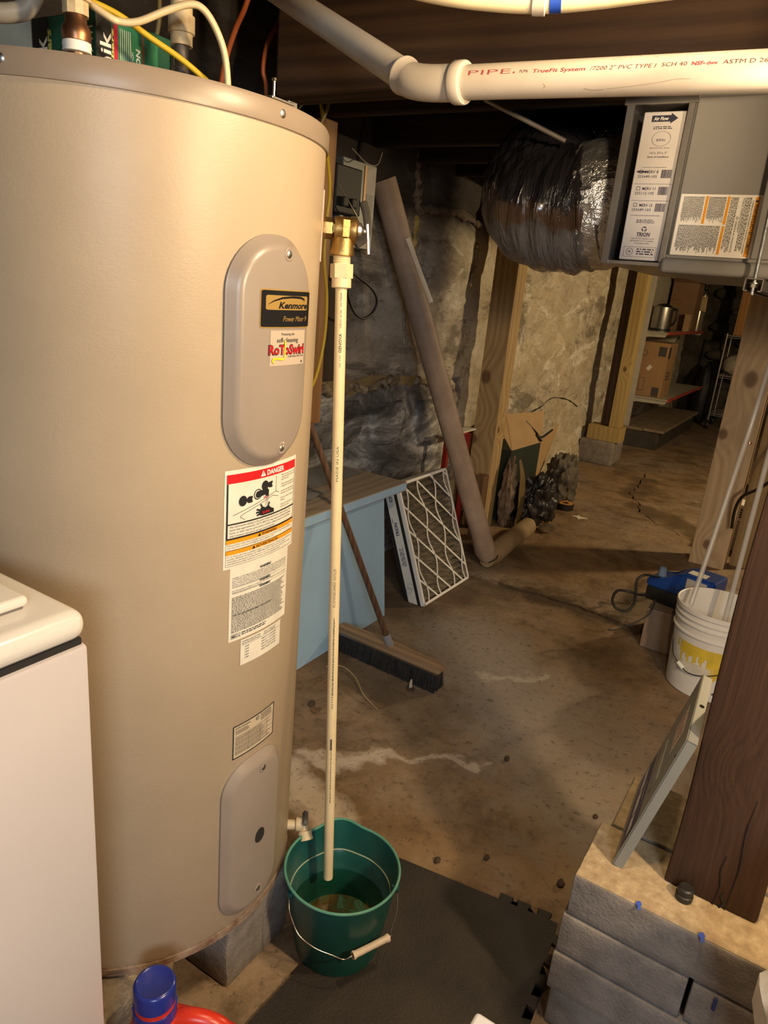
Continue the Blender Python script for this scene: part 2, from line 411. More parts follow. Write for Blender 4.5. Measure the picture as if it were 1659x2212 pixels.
def wall_x(y, z):
    p = Vector((0, y*.5, z)); d = -1.985+.028*noise.fractal(p*1.5, 1, 2, 3)+.012*noise.fractal(p*6+Vector((5, 0, 0)), 1, 2, 3)+.006*noise.fractal(p*24, 1, 2, 2)
    fd = min(1, max(0, (4.25-y)/.5))
    if y < 4.25:
        zl = 1.0+.05*noise.noise(Vector((9, y*3, 0)))+.02*noise.noise(Vector((3, y*14, 0)))
        d += .028*fd*min(1, max(0, (z-zl)/.02+.5))
        d += .01*max(0, noise.noise(Vector((1, y*22, 7)))) if abs(z-zl) < .05 else 0
    if y > 3.9 and z < .35: d += .05*(.35-z)/.35*min(1, (y-3.9)/.4)
    return d
bm = newbm(); ny, nz = 300, 80; grid = []
for i in range(ny+1):
    y = .05+(11.3-.05)*i/ny; row = []
    for j in range(nz+1):
        z = -.02+2.47*j/nz; row.append(bm.verts.new((wall_x(y, z), y, z)))
    grid.append(row)
for i in range(ny):
    for j in range(nz): bm.faces.new((grid[i][j], grid[i+1][j], grid[i+1][j+1], grid[i][j+1]))
add_box(bm, (-2.35, -3.6, -.1), (-2.16, 11.4, 2.45)); add_box(bm, (-2.2, -3.6, -.1), (-2.02, .1, 2.45))
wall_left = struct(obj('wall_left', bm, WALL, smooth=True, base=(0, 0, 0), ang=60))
# stones that show singly in the parging (dark band above, rounded rubble beside the post)
def stone(y0, y1, z0, z1, m, proud, seed):
    rnd = random.Random(seed); bm = newbm(); cy, cz = (y0+y1)/2, (z0+z1)/2; poly = []
    for k in range(14):
        t = 2*PI*k/14; q = 1/max(abs(math.cos(t)), abs(math.sin(t)))**.8
        poly.append((cy+math.cos(t)*q*(y1-y0)/2*(.9+.12*rnd.random()), cz+math.sin(t)*q*(z1-z0)/2*(.9+.12*rnd.random())))
    def ring(k, pr): return [bm.verts.new((wall_x(cy+(u-cy)*k, cz+(v-cz)*k)+pr, cy+(u-cy)*k, cz+(v-cz)*k)) for u, v in poly]
    R_ = [ring(1, -.03), ring(1, proud*.4), ring(.93, proud), ring(.7, proud), ring(.45, proud), ring(.2, proud)]; n = 14
    for p0, p1 in zip(R_, R_[1:]):
        for i in range(n): j = (i+1) % n; bm.faces.new((p0[i], p0[j], p1[j], p1[i]))
    bm.faces.new(R_[-1])
    return obj('stone', bm, m, wall_left, smooth=True, ang=50, base=(0, 0, 0))
for i, (y0, y1, z0, z1, pr) in enumerate(((3.42, 3.98, 1.30, 1.80, .008), (3.36, 4.05, 1.88, 2.22, .02), (2.75, 3.28, 1.86, 2.25, .02), (2.80, 3.22, 1.45, 1.80, .006), 
                                      (3.5, 4.0, 1.02, 1.26, .012), (2.6, 3.0, .70, .93, .018), (3.06, 3.4, .66, .90, .02), (3.5, 3.9, .60, .88, .02))):
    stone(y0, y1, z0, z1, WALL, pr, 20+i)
MORTAR = mat('crumbly_mortar', (.52, .45, .34), .95, var=.3, scale=30, bmp=.8, bscale=60, col2=(.24, .19, .12))
MORTD = mat('dark_mortar', (.17, .13, .10), .95, var=.3, scale=30, bmp=.8, bscale=60)  # darker mix for the ridges high on the wall
FOAM = mat('yellow_foam', (.55, .40, .14), .8, var=.25, scale=40, bmp=.6, bscale=90)
def bead(name, pts, r, m, seed):
    rnd = random.Random(seed); bm = newbm(); pp = smooth_path([(wall_x(y, z)+.008, y, z) for y, z in pts], 7)
    rr = [r*(.65+.9*rnd.random()) for _ in pp]; pp = [p+Vector((0, (rnd.random()-.5)*r, (rnd.random()-.5)*r)) for p in pp]
    add_tube(bm, pp, rr, 8, jitter=.25); return obj(name, bm, m, wall_left, smooth=True, base=(0, 0, 0), ang=80)
bead('mortar_ridge', [(3.17, 2.30), (3.22, 2.15), (3.25, 2.02), (3.28, 1.93), (3.31, 1.85)], .022, MORTD, 1)
bead('mortar_ridge', [(3.31, 1.85), (3.5, 1.87), (3.72, 1.885), (3.95, 1.86), (4.05, 1.85)], .020, MORTD, 2)
bead('mortar_ridge', [(3.31, 1.82), (3.29, 1.70), (3.27, 1.58), (3.24, 1.46)], .014, FOAM, 3)
bead('mortar_ridge', [(3.24, 1.45), (3.27, 1.33), (3.3, 1.2)], .010, MORTAR, 4)
bead('mortar_ridge', [(2.62, 1.0), (2.75, .985), (2.9, 1.0), (3.02, .97), (3.15, 1.01), (3.3, 1.0)], .017, mat('tan_crust', (.47, .37, .24), .95, var=.3, scale=30, bmp=.8, bscale=60), 5)
bead('mortar_ridge', [(3.5, .99), (3.65, .97), (3.8, 1.0), (3.95, .94), (4.05, .8)], .016, MORTAR, 6)
bead('mortar_ridge', [(4.02, 1.75), (4.04, 1.62), (4.0, 1.5)], .016, MORTAR, 7)
CRK = mat('dark_crack', (.02, .015, .01), .95)
o = bead('wall_crack', [(5.16, .594), (5.6, .622), (5.9, .683), (6.3, .637), (6.6, .55)], .005, CRK, 8); o.location.x -= .005
DARKST = mat('dark_rubble', (.075, .062, .048), .95, var=.3, scale=4, bmp=1, bscale=14, col2=(.02, .016, .012))
bm = newbm(); n = 40; gr = []
for i in range(n+1):
    x = -2.1+5.2*i/n; row = []
    for j in range(21):
        z = -.02+2.47*j/20; p = Vector((x, 3, z)); row.append(bm.verts.new((x, 11.28-.10*noise.fractal(p*2.2, 1, 2, 3)-.04*abs(noise.noise(p*5)), z)))
    gr.append(row)
for i in range(n):
    for j in range(20): bm.faces.new((gr[i][j], gr[i+1][j], gr[i+1][j+1], gr[i][j+1]))
add_box(bm, (-2.3, 11.36, -.1), (3.1, 11.5, 2.45)); wall_far = struct(obj('wall_far', bm, DARKST, smooth=True, base=(0, 0, 0), ang=60))
for i, (x, z, wx, hz) in enumerate(((-1.55, 1.75, .30, .16), (-1.28, 1.52, .34, .13), (-1.5, 1.3, .36, .14), (-1.15, 1.12, .3, .15), (-1.45, .92, .4, .16), (-1.2, .66, .36, .2), (-1.5, .45, .34, .16), (-.9, 1.75, .4, .2), (-1.1, .32, .3, .16))):
    bm = newbm(); add_lump(bm, (x, 11.2, z), (wx/2, .07, hz/2), .12, 1.6, 2, seed=i); obj('stone', bm, DARKST, wall_far, smooth=True, base=(0, 0, 0))
GREYW = mat('grey_wall', (.16, .13, .10), .9, bmp=.4, bscale=20)
bm = newbm(); add_box(bm, (3.0, -3.6, -.1), (3.15, 11.4, 2.45)); struct(obj('wall_right', bm, GREYW, base=(0, 0, 0)))
bm = newbm(); add_box(bm, (-2.3, -3.65, -.1), (3.1, -3.5, 2.45)); struct(obj('wall_back', bm, GREYW, base=(0, 0, 0)))
# ceiling: subfloor boards over old joists
BOARD = wood('old_board', (.08, .048, .027), (.03, .017, .010), 'Y', 14, rough=.85)
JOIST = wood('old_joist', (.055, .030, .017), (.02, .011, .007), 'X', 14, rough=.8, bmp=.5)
bm = newbm(); add_box(bm, (-2.3, -3.6, 2.42), (3.1, 11.4, 2.5)); ceiling = struct(obj('ceiling', bm, mat('subfloor_dark', (.03, .018, .01), .9), base=(0, 0, 0)))
bm = newbm(); add_box(bm, (-.095, -3.55, 2.385), (.095, 11.3, 2.415), .004, 1); b0 = obj('board', bm, BOARD, base=(0, 0, 0))
for i in range(26):
    b1 = b0 if i == 0 else b0.copy()
    if i: C.objects.link(b1)
    b1.parent = ceiling; b1.location = (-2.15+.2*i, 0, -.004*(i % 3))
bm = newbm(); add_box(bm, (-2.2, -.025, 2.05), (3.05, .025, 2.37), .006, 1); j0 = obj('joist', bm, JOIST, base=(0, 0, 0))
ys = [-3, -2.4, -1.3, -.8, -.3, .2, .62, 1.08, 2.35, 2.85, 3.25, 3.65, 4.05, 4.45, 4.9, 5.4, 5.9, 6.4, 6.9, 7.5, 8.1, 8.7, 9.3, 9.9, 10.5]
for i, y in enumerate(ys):
    j1 = j0 if i == 0 else j0.copy()
    if i: C.objects.link(j1)
    j1.parent = ceiling; j1.location = (0, y, .004*((i*7) % 3))
bm = newbm(); add_box(bm, (-1.62, 1.83, 2.0), (2.2, 1.95, 2.38), .012, 2)
for v in bm.verts: v.co += Vector((0, .006*noise.noise(v.co*5), .006*noise.noise(v.co*4+Vector((3, 0, 0)))))
sub(obj('joist', bm, wood('lit_old_joist', (.075, .040, .021), (.03, .016, .010), 'X', 18, rough=.75, bmp=.5), ceiling, base=(0, 0, 0)), 'thick old brown joist with a knot hole')  # lighter copy of the joist wood, lamplight on its face put in

# ================================================================== WATER HEATER (big tank at the left)
HC = Vector((-1.127, .894, 0)); HR = .347; HB, HT = .19, 1.736
def cyl_map(phi0=0, off=.0008, R=HR): # u along the arc from phi0, v = z
    return lambda u, v: Vector((HC.x+(R+off)*math.cos(phi0+u/R), HC.y+(R+off)*math.sin(phi0+u/R), v))
def hp(phi, r, z): a = math.radians(phi); return Vector((HC.x+r*math.cos(a), HC.y+r*math.sin(a), z))
def heater_paint():
    m, nt, b = nodes('beige_embossed_paint'); P = coord(nt)
    f = noise_n(nt, P, 3.2, 4); c = ramp(nt, f, [(.3, (.385, .30, .205)), (.7, (.44, .345, .24))])
    sx = N(nt, 'ShaderNodeSeparateXYZ'); nt.links.new(P, sx.inputs[0])
    ru = noise_n(nt, P, 22, 6, .75)
    low = N(nt, 'ShaderNodeMapRange'); low.inputs['From Min'].default_value = .035; low.inputs['From Max'].default_value = .0; nt.links.new(sx.outputs[2], low.inputs['Value'])
    c = mix(nt, math_n(nt, 'MULTIPLY', low.outputs[0], ramp(nt, ru, [(.42, 0), (.56, .9)])), c, (.12, .05, .02))
    rd = segdist(nt, P, (.31, -.165, .06), (.315, -.155, .10)); rm = N(nt, 'ShaderNodeMapRange'); rm.inputs['From Min'].default_value = .10; rm.inputs['From Max'].default_value = .0; rm.inputs['To Max'].default_value = .28; nt.links.new(rd, rm.inputs['Value'])
    nt.links.new(c, b.inputs['Base Color'])
    b.inputs['Roughness'].default_value = .42; b.inputs['Specular IOR Level'].default_value = .45
    mp = N(nt, 'ShaderNodeMapping'); mp.inputs['Scale'].default_value = (1, 1, 2.1); nt.links.new(P, mp.inputs['Vector'])
    vo = N(nt, 'ShaderNodeTexVoronoi'); vo.feature = 'DISTANCE_TO_EDGE'; vo.inputs['Scale'].default_value = 80
    nn = N(nt, 'ShaderNodeTexNoise'); nn.inputs['Scale'].default_value = 24; nn.inputs['Detail'].default_value = 5; nt.links.new(mp.outputs[0], nn.inputs['Vector'])
    ad = N(nt, 'ShaderNodeVectorMath', operation='MULTIPLY_ADD'); nt.links.new(nn.outputs['Color'], ad.inputs[0]); ad.inputs[1].default_value = (.05, .05, .05); nt.links.new(mp.outputs[0], ad.inputs[2])
    nt.links.new(ad.outputs[0], vo.inputs['Vector'])
    e = ramp(nt, vo.outputs['Distance'], [(0, 0), (.16, 1)]); msk = ramp(nt, noise_n(nt, P, 14, 4), [(.36, .15), (.66, .8)])
    bump(nt, b, math_n(nt, 'ADD', math_n(nt, 'MULTIPLY', math_n(nt, 'MULTIPLY', e, msk), .5), math_n(nt, 'MULTIPLY', nn.outputs['Fac'], .5)), .085, .003)
    return m
BEIGE = heater_paint()
TAUPE = mat('taupe_cap_paint', (.27, .21, .155), .38, var=.06, scale=5)
COVER = mat('taupe_cover_plastic', (.285, .235, .195), .33, var=.04, scale=6)
DARK = mat('dark_gap', (.012, .01, .009), .9)
STEEL = mat('bright_steel', (.55, .52, .48), .34, 1, var=.05)
BRASS = mat('brass', (.52, .33, .12), .42, 1, var=.14, scale=30, bmp=.12, bscale=90)
CREAM = mat('cream_cpvc', (.72, .58, .34), .38, var=.05, scale=12)
RUST = mat('rusty_ring', (.33, .25, .18), .6, var=.2, scale=16, col2=(.12, .05, .02), bmp=.4, bscale=60)
heater = thing('water_heater', 'tall beige cylindrical electric water heater standing on grey blocks', 'water heater', (HC.x, HC.y, HB))
bm = newbm(); add_lathe(bm, [(HR-.004, HB+.018), (HR, HB+.024), (HR, HT-.030), (HR-.004, HT-.026)], 128, Matrix.Translation((HC.x, HC.y, 0))); obj('tank_jacket', bm, BEIGE, heater, True)
bm = newbm(); add_lathe(bm, [(0, HB), (HR-.002, HB), (HR+.001, HB+.003), (HR+.001, HB+.018), (HR-.006, HB+.0195), (0, HB+.0195)], 128, Matrix.Translation((HC.x, HC.y, 0))); obj('base_ring', bm, RUST, heater, True)
bm = newbm(); add_lathe(bm, [(HR-.005, HT-.033), (HR+.004, HT-.033), (HR+.0045, HT-.03), (HR+.0045, HT-.006), (HR+.002, HT-.001), (HR-.008, HT+.001), (0, HT+.004)], 128, Matrix.Translation((HC.x, HC.y, 0))); obj('top_cap', bm, TAUPE, heater, True)
def screw(parent, p, n, r=.0045, m=STEEL, name='screw'):
    bm = newbm(); M = axis_mtx(p, n); add_lathe(bm, [(r, -.002), (r, .0008), (r*.7, .002), (0, .0024)], 14, M)
    o = obj(name, bm, m, parent, True)
    return o
for ph in (-62.3, .6): screw(heater, hp(ph, HR+.0045, HT-.016), (math.cos(math.radians(ph)), math.sin(math.radians(ph)), 0), .006)
def cover(name, zb, zt, hw, depth, lab, shape_r):
    """domed stadium cover on the jacket, outline following the cylinder"""
    R = HR; u0, u1 = -hw, hw
    def outline(ins):
        pts = []; r = shape_r-ins; a, b = hw-ins, (zt-zb)/2-ins; cz = (zt+zb)/2
        for (sx, sy, t0) in ((1, 1, 0), (-1, 1, 90), (-1, -1, 180), (1, -1, 270)):
            for k in range(13):
                t = math.radians(t0+90*k/12); pts.append((sx*(a-r)+r*math.cos(t), cz+sy*(b-r)+r*math.sin(t)))
        return pts
    bm = newbm(); prev = None
    prof = [(0, -.001), (0, .004), (.003, .006), (.012, depth*.72), (.018, depth*.95), (.024, depth)]
    for ins, d in prof:
        cur = []
        for (u, v) in outline(ins):
            ph = u/R; rr = (R+d)
            cur.append(bm.verts.new((HC.x+rr*math.cos(ph), HC.y+rr*math.sin(ph), v)))
        if prev:
            for i in range(len(cur)): j = (i+1) % len(cur); bm.faces.new((prev[i], prev[j], cur[j], cur[i]))
        prev = cur
    # front face as strips across the arc so it follows the curve
    n = len(prev); half = n//2
    top = prev[0:26]; bot = list(reversed(prev[26:52]))
    for i in range(25): bm.faces.new((top[i], top[i+1], bot[i+1], bot[i]))
    o = obj(name, bm, COVER, heater, True, ang=50); return o
c1 = cover('access_cover', 1.187, 1.553, .094, .020, '', .088); sub(c1, 'upper long rounded access cover carrying the black badge')
c2 = cover('access_cover', .228, .606, .082, .016, '', .068); sub(c2, 'lower rounded access cover with a small hole')
for ph, z, c, d in ((2.2, 1.526, c1, .020), (2.6, 1.217, c1, .020), (1.6, .573, c2, .016), (1.2, .272, c2, .016)):
    a = math.radians(ph); nrm = Vector((math.cos(a), math.sin(a), 0))
    bm = newbm(); add_lathe(bm, [(.011, .0002), (.0085, .0012), (.0065, .0004), (0, .0003)], 18, axis_mtx(hp(ph, HR+d, z), nrm)); obj('dimple', bm, COVER, c, True)
    screw(c, hp(ph, HR+d+.0005, z), nrm, .0058)
m2 = cyl_map(0, .0165)
p = Print(); p.poly([(.0068+.0135*math.cos(t*PI/12+.0), .409+.019*math.sin(t*PI/12)*(1 if t < 12 else .8)) for t in range(24)]); p.build('cover_hole', cyl_map(0, .0165), DARK, c2)
# badge on the upper cover
R1 = HR+.020
def on1(off): return cyl_map(0, off, R1)
def rrstrip(pr, u0, v0, u1, v1, r, div=22): # rounded rectangle cut into strips so it follows the curve
    us = sorted({u0+(u1-u0)*i/div for i in range(div+1)} | {u0+r*.15, u0+r*.5, u1-r*.5, u1-r*.15})
    def ins(u):
        d = max(0, r-(u-u0), r-(u1-u)); return r-math.sqrt(max(0, r*r-d*d))
    for a, b in zip(us, us[1:]): pr.poly([(a, v0+ins(a)), (b, v0+ins(b)), (b, v1-ins(b)), (a, v1-ins(a))])
BU0, BU1, BV0, BV1 = -.0445, .0795, 1.4165, 1.4715
GOLD = mat('gold_foil', (.70, .45, .14), .32, .6, var=.05)
BLACKG = mat('gloss_black', (.012, .012, .013), .25, var=.02)
p = Print(); rrstrip(p, BU0-.002, BV0-.002, BU1+.002, BV1+.002, .004); bd = p.build('badge', on1(.0006), GOLD, c1); sub(bd, 'black and gold brand badge')
p = Print(); rrstrip(p, BU0, BV0, BU1, BV1, .003); pk = p
def child2(pr, name, fn, m, par): return pr.build(name, fn, m, par)
child2(pk, 'badge_print', on1(.0010), BLACKG, c1)
p = Print(); rrstrip(p, BU0+.009, BV1-.029, BU1-.008, BV1-.007, .003); p.text('Power Miser 9', BU1-.009, BV0+.0085, .066, .0085, .25, 0, 'R'); child2(p, 'badge_print', on1(.0014), GOLD, c1)
p = Print(); p.text('Kenmore', BU1-.009, BV1-.0265, .078, .0098, .25, .03, 'R')
sw = [(BU0+.013, BV1-.021), (BU0+.026, BV1-.0150), (BU0+.045, BV1-.0100), (BU0+.07, BV1-.0080), (BU0+.095, BV1-.0085), (BU0+.106, BV1-.0115), (BU0+.103, BV1-.016)]
for i, ((a, b), (c_, d)) in enumerate(zip(sw, sw[1:])):
    t0, t1 = (.0004, .0016, .0024, .0026, .0028, .0022, .0004)[i:i+2]; p.poly([(a, b-t0), (c_, d-t1), (c_, d+t1*.3), (a, b+t0*.3)])
child2(p, 'badge_print', on1(.0018), BLACKG, c1)
# red sticker under the badge
STK = mat('sticker_clear', (.47, .385, .30), .3, var=.02)
fs = on1(.0006); sheet('sticker', fs, -.0225, 1.3555, .070, 1.411, STK, c1, 8)
p = Print(); p.text('Featuring the', .020, 1.4035, .034, .0040, 0, 0, 'C'); p.text('self-cleaning', .020, 1.3925, .056, .0075, 0, 0, 'C')
p.text('Cold Water Inlet Tube', .067, 1.3685, .046, .0028, .1, .01, 'R'); p.disc(.062, 1.360, .0018); child2(p, 'sticker_print', on1(.0012), INK, c1)
p = Print(); p.text('RoToSwirl', .021, 1.3735, .094, .0150, 0, .05, 'C'); child2(p, 'sticker_print', on1(.0011), INK, c1)
p = Print(); p.text('RoToSwirl', .021, 1.3742, .092, .0138, 0, .02, 'C'); child2(p, 'sticker_print', on1(.0016), REDINK, c1)
YEL = mat('yellow_ink', (.80, .55, .03), .4, var=.03)
p = Print(); p.line([(.012, 1.396), (.012, 1.371), (.010, 1.366), (.004, 1.366), (-.010, 1.3675), (-.017, 1.366), (-.016, 1.362), (-.012, 1.361)], .0035); child2(p, 'sticker_print', on1(.0020), YEL, c1)
# DANGER label on the jacket
H1 = lambda off: cyl_map(0, off)
u0, u1, v0, v1 = -.0865, .0985, 1.0135, 1.187
dl = sheet('danger_label', H1(.0006), u0, v0, u1, v1, PAPER, heater, 14); sub(dl, 'white danger label with red header and scald pictogram')
rnd = random.Random(3)
p = Print(); p.rect(u0+.004, 1.1645, u1-.004, 1.180, 12); p.text('HOT', .0045, 1.1265, .013, .0045, 0, .02, 'C'); p.build('print', H1(.0011), REDINK, dl)
p = Print(); p.text('BURN', .004, 1.1000, .018, .0044, 0, .02, 'C'); p.build('print', H1(.0022), REDINK, dl)
p = Print(); p.text('DANGER', .028, 1.1680, .048, .0088, 0, .03, 'C'); p.poly([(-.012, 1.1675), (.0005, 1.1675), (-.006, 1.178)]); p.build('print', H1(.0016), WHITEP, dl)
p = Print(); p.poly([(-.0065, 1.1705), (-.0050, 1.1705), (-.0050, 1.1755), (-.0065, 1.1755)]); p.build('print', H1(.0019), REDINK, dl)
p = Print(); F0, F1 = u0+.004, u1-.004
p.rect(F0, 1.0680, F0+.003, 1.1645); p.rect(F1-.0012, 1.0680, F1, 1.1645); p.rect(F0, 1.0665, F1, 1.0695, 10); p.rect(F0, 1.0925, F1, 1.0950, 10)
p.disc(-.050, 1.1315, .0085, ky=1.1); p.disc(-.036, 1.1315, .006); p.disc(-.0315, 1.135, .0025); p.disc(-.0315, 1.128, .0025)
p.disc(.0, 1.1500, .0085, ky=1.05); p.disc(.0125, 1.1495, .0055); p.disc(.017, 1.153, .0024); p.disc(.017, 1.146, .0024)
p.ring(-.017, 1.1375, .0095, .0016); p.disc(-.016, 1.1370, .0062)
p.poly([(-.015, 1.143), (.007, 1.1435), (.010, 1.140), (.010, 1.130), (.0025, 1.130), (.002, 1.1335), (-.015, 1.132)])
p.poly([(-.012, 1.108), (-.006, 1.114), (.002, 1.110), (.010, 1.113), (.017, 1.107), (.026, 1.103), (.026, 1.0965), (-.004, 1.0965), (-.013, 1.099)])
for a, b_ in (((-.012, 1.108), (-.019, 1.110)), ((-.013, 1.1045), (-.020, 1.1045)), ((-.012, 1.101), (-.018, 1.099)), ((-.006, 1.113), (-.010, 1.118)), ((.010, 1.112), (.013, 1.118))): p.line([a, b_], .0032)
p.line([(-.070, 1.109), (.030, 1.134), (.040, 1.130)], .0007); p.line([(.030, 1.134), (.030, 1.162)], .0007); p.line([(-.045, 1.098), (-.055, 1.104), (-.050, 1.108), (.020, 1.128), (.030, 1.126), (.038, 1.123)], .0007)
for k in range(6): p.line([(.003+.0012*k, 1.128), (.002+.0015*k, 1.113)], .0003)
T = ['Water temperature over 125°F can', 'cause severe burns instantly or', 'death from scalds.', '', 'Children, disabled and elderly are', 'at highest risk of being scalded.', '', 'See instruction manual before set-', 'ting temperature at water heater.', '', 'Feel water before bathing or', 'showering.', '', 'Temperature limiting valves are', 'available, see manual.']
for i, s in enumerate(T):
    if s: p.text(s, .0455, 1.1590-.00425*i, .046 if len(s) > 24 else .0014*len(s), .0026)
T = ['Any thermostat setting of the water heater thermostat which is above the', 'mark that approximates 120°F (48.9°C) may cause accidental scalding', 'burns, or other injuries, particularly to children, elderly persons, or the infirm,', 'and consume excessive energy unnecessarily.']
for i, s in enumerate(T): p.text(s, F0+.007, 1.0875-.0054*i, .158 if i < 3 else .105, .0034)
p.text('WARNING', .016, 1.0605, .042, .0048, 0, .015, 'C'); p.poly([(-.014, 1.0600), (-.006, 1.0600), (-.010, 1.0660)])
p.text('ADVERTENCIA', .012, 1.0405, .060, .0048, 0, .015, 'C'); p.poly([(-.027, 1.0400), (-.019, 1.0400), (-.023, 1.0460)])
for (a, b_) in ((1.0475, 1.0670), (1.0185, 1.0470)): p.frame(F0, a, F1, b_, .0005, 10)
T = ['Read and follow water heater warnings and instructions in instruction manual. If manual is missing,', 'you may obtain one free of charge by calling 1-800-821-2017.']
for i, s in enumerate(T): p.text(s, F0+.003, 1.0552-.0042*i, .165 if i == 0 else .110, .0025)
T = ['En Ud. No puede ni leer ni entender el Ingles y si necesita ayuda, no trate de instalar el calentador.', 'puede obtener al llamar al 1-800-821-2017. No trate de operar', 'entiende la informacion en las etiquetas y en el manual de instrucciones. Si no se sigue', 'esta advertencia podria resultar en la muerte o lesiones corporales graves.']
for i, s in enumerate(T): p.text(s, F0+.003, 1.0345-.0042*i, (.168, .150, .166, .130)[i], .0025)
p.build('print', H1(.0016), INK, dl)
p = Print(); p.rect(F0, 1.0590, F1, 1.0670, 12); p.rect(F0, 1.0390, F1, 1.0470, 12); p.build('print', H1(.0012), ORANGE, dl)
# second warning label
u0, u1, v0, v1 = -.0725, .0825, .8725, 1.0145
wl = sheet('warning_label', H1(.0004), u0, v0, u1, v1, PAPER, heater, 12); sub(wl, 'white label of dense black warning text')
p = Print()
for z in (.9975, .9720, .9605): p.text('WARNING', .010, z, .030, .0048, 0, .03, 'C')
T = ['HAZARD OF ELECTRICAL SHOCK. DISCONNECT POWER SUPPLY BEFORE SERVICING THIS', 'TO PREVENT DRY FIRE ELEMENT FAILURE, TANK MUST BE FULL OF WATER. WATER', 'MUST FLOW FROM HOT WATER FAUCET BEFORE TURNING POWER ON. DO NOT', 'THIS WATER HEATER OR ALL WATER HEATERS WILL EVENTUALLY LEAK. DO NOT', 'INSTALL WITHOUT ADEQUATE DRAINAGE PROVISIONS WHERE WATER FLOW WILL', 'CAUSE DAMAGE. SEE INSTALLATION INSTRUCTIONS.']
for i, s in enumerate(T): p.text(s, u0+.005, .9935-.0033*i, .143 if i < 5 else .09, .0021)
T = ['HOTTER WATER INCREASES THE RISK OF SCALD INJURY. BEFORE CHANGING TEMPERA-', 'TURE SETTING SEE INSTRUCTION MANUAL.']
for i, s in enumerate(T): p.text(s, u0+.005, .9690-.0034*i, .143 if i == 0 else .07, .0021)
p.words(u0+.005, .889, u1-.006, .9585, 29, rnd, .48, .12)
p.text('THIS WATER HEATER MEETS OR EXCEEDS', u0+.005, .9220, .10, .0024, 0, .02)
p.frame(u0+.005, .8775, u0+.025, .8865, .0006); p.text('G', u0+.0065, .8795, .006, .005, 0, .06); p.words(u0+.013, .879, u0+.024, .8855, 2, rnd); p.words(u0+.028, .879, u0+.09, .8865, 2, rnd)
for z in (.9760, .9650): p.rect(u0+.005, z, u1-.006, z+.0004, 10)
p.build('print', H1(.0010), INK, wl)
u0, u1, v0, v1 = -.0460, .0655, .8175, .8690
tl = sheet('temperature_label', H1(.0009), u0, v0, u1, v1, PAPER, heater, 10); sub(tl, 'small white label of temperature settings')
p = Print(); p.text('TEMPERATURE SETTING', u0+.003, .8635, .046, .0026); p.text('SEE INSTRUCTION MANUAL', u0+.003, .8595, .046, .0026)
p.text('TIME TO PRODUCE', u0+.057, .8635, .036, .0024); p.text('SERIOUS BURNS', u0+.057, .8595, .036, .0024); p.rect(u0+.003, .8575, u1-.003, .8579, 8)
for i, (a, b_) in enumerate((('160F', 'ABOUT 1/2 SECOND'), ('150F', 'ABOUT 1 1/2 SECONDS'), ('140F', 'LESS THAN 5 SECONDS'), ('130F', 'ABOUT 30 SECONDS'), ('120F', 'MORE THAN 5 MINUTES'))):
    p.text(a, u0+.010, .8515-.0056*i, .010, .003); p.text(b_, u0+.052, .8515-.0056*i, .044, .003)
p.build('print', H1(.0014), INK, tl)
u0, u1, v0, v1 = -.0575, .0565, .6190, .6920
dp = sheet('data_plate', H1(.0006), u0, v0, u1, v1, mat('plate_foil', (.52, .43, .31), .35, var=.03), heater, 10); sub(dp, 'rating plate with black border')
p = Print(); p.frame(u0, v0, u1, v1, .0022, 10); p.ring(.004, .683, .0045, .0009); p.text('UL', .004, .6815, .005, .003, 0, .02, 'C')
p.text('ELECTRIC WATER HEATER', u0+.006, .6835, .036, .0030, 0, .01); p.words(u0+.006, .672, u0+.04, .681, 5, rnd, .4); p.words(.014, .672, u1-.006, .688, 7, rnd, .4)
for r in range(4):
    z = .667-.0105*r; p.rect(u0+.004, z, u1-.004, z+.0004, 8); p.words(u0+.006, z-.009, u1-.006, z-.001, 4, rnd, .4, .4)
for x in (-.02, .012, .034): p.rect(x, .626, x+.0004, .667)
p.build('print', H1(.0011), INK, dp)
# ---- fittings on top of the tank
def fitting(nm, x, y, kind, lab):
    T0 = Matrix.Translation((x, y, HT))
    bm = newbm()
    if kind == 'copper':
        add_lathe(bm, [(.014, -.01), (.014, .062)], 18, T0); add_lathe(bm, [(.0145, .066), (.0205, .070), (.0215, .078), (.0205, .088), (.0160, .094), (.0155, .108), (.0135, .11)], 24, T0)
        o = obj(nm, bm, mat('aged_copper', (.42, .20, .10), .38, .9, var=.25, scale=20), heater, True)
        bm = newbm(); add_lathe(bm, [(.015, .054), (.0215, .055), (.0205, .060), (.0215, .064), (.0205, .069), (.015, .070)], 24, T0); obj('collar', bm, WHITEP, o, True)
    else:
        add_lathe(bm, [(.0125, -.01), (.0125, .06), (.0135, .075), (.0125, .09), (.0125, .13)], 18, T0); o = obj(nm, bm, mat('grey_galvanised_nipple', (.14, .12, .10), .55, .6, var=.3, scale=24), heater, True)
    z0 = .104 if kind == 'copper' else .117; k = 1 if kind == 'copper' else .95
    bm = newbm(); add_lathe(bm, [(.013, z0), (.0195*k, z0), (.0195*k, z0+.018), (.0235*k, z0+.019), (.0235*k, z0+.045), (.0195*k, z0+.046), (.019*k, z0+.075), (.0165*k, z0+.076), (.0165*k, z0+.11), (.0115, z0+.112), (.0115, z0+.28), (0, z0+.28)], 10 if kind == 'copper' else 24, T0)
    obj('pipe_connector', bm, mat('cream_fitting_aged', (.62, .48, .28), .5, var=.2, scale=30), o, True, ang=30)
    return o
fitting('cold_nipple', -1.100, .790, 'copper', ''); fitting('hot_nipple', -1.085, .985, 'steel', '')
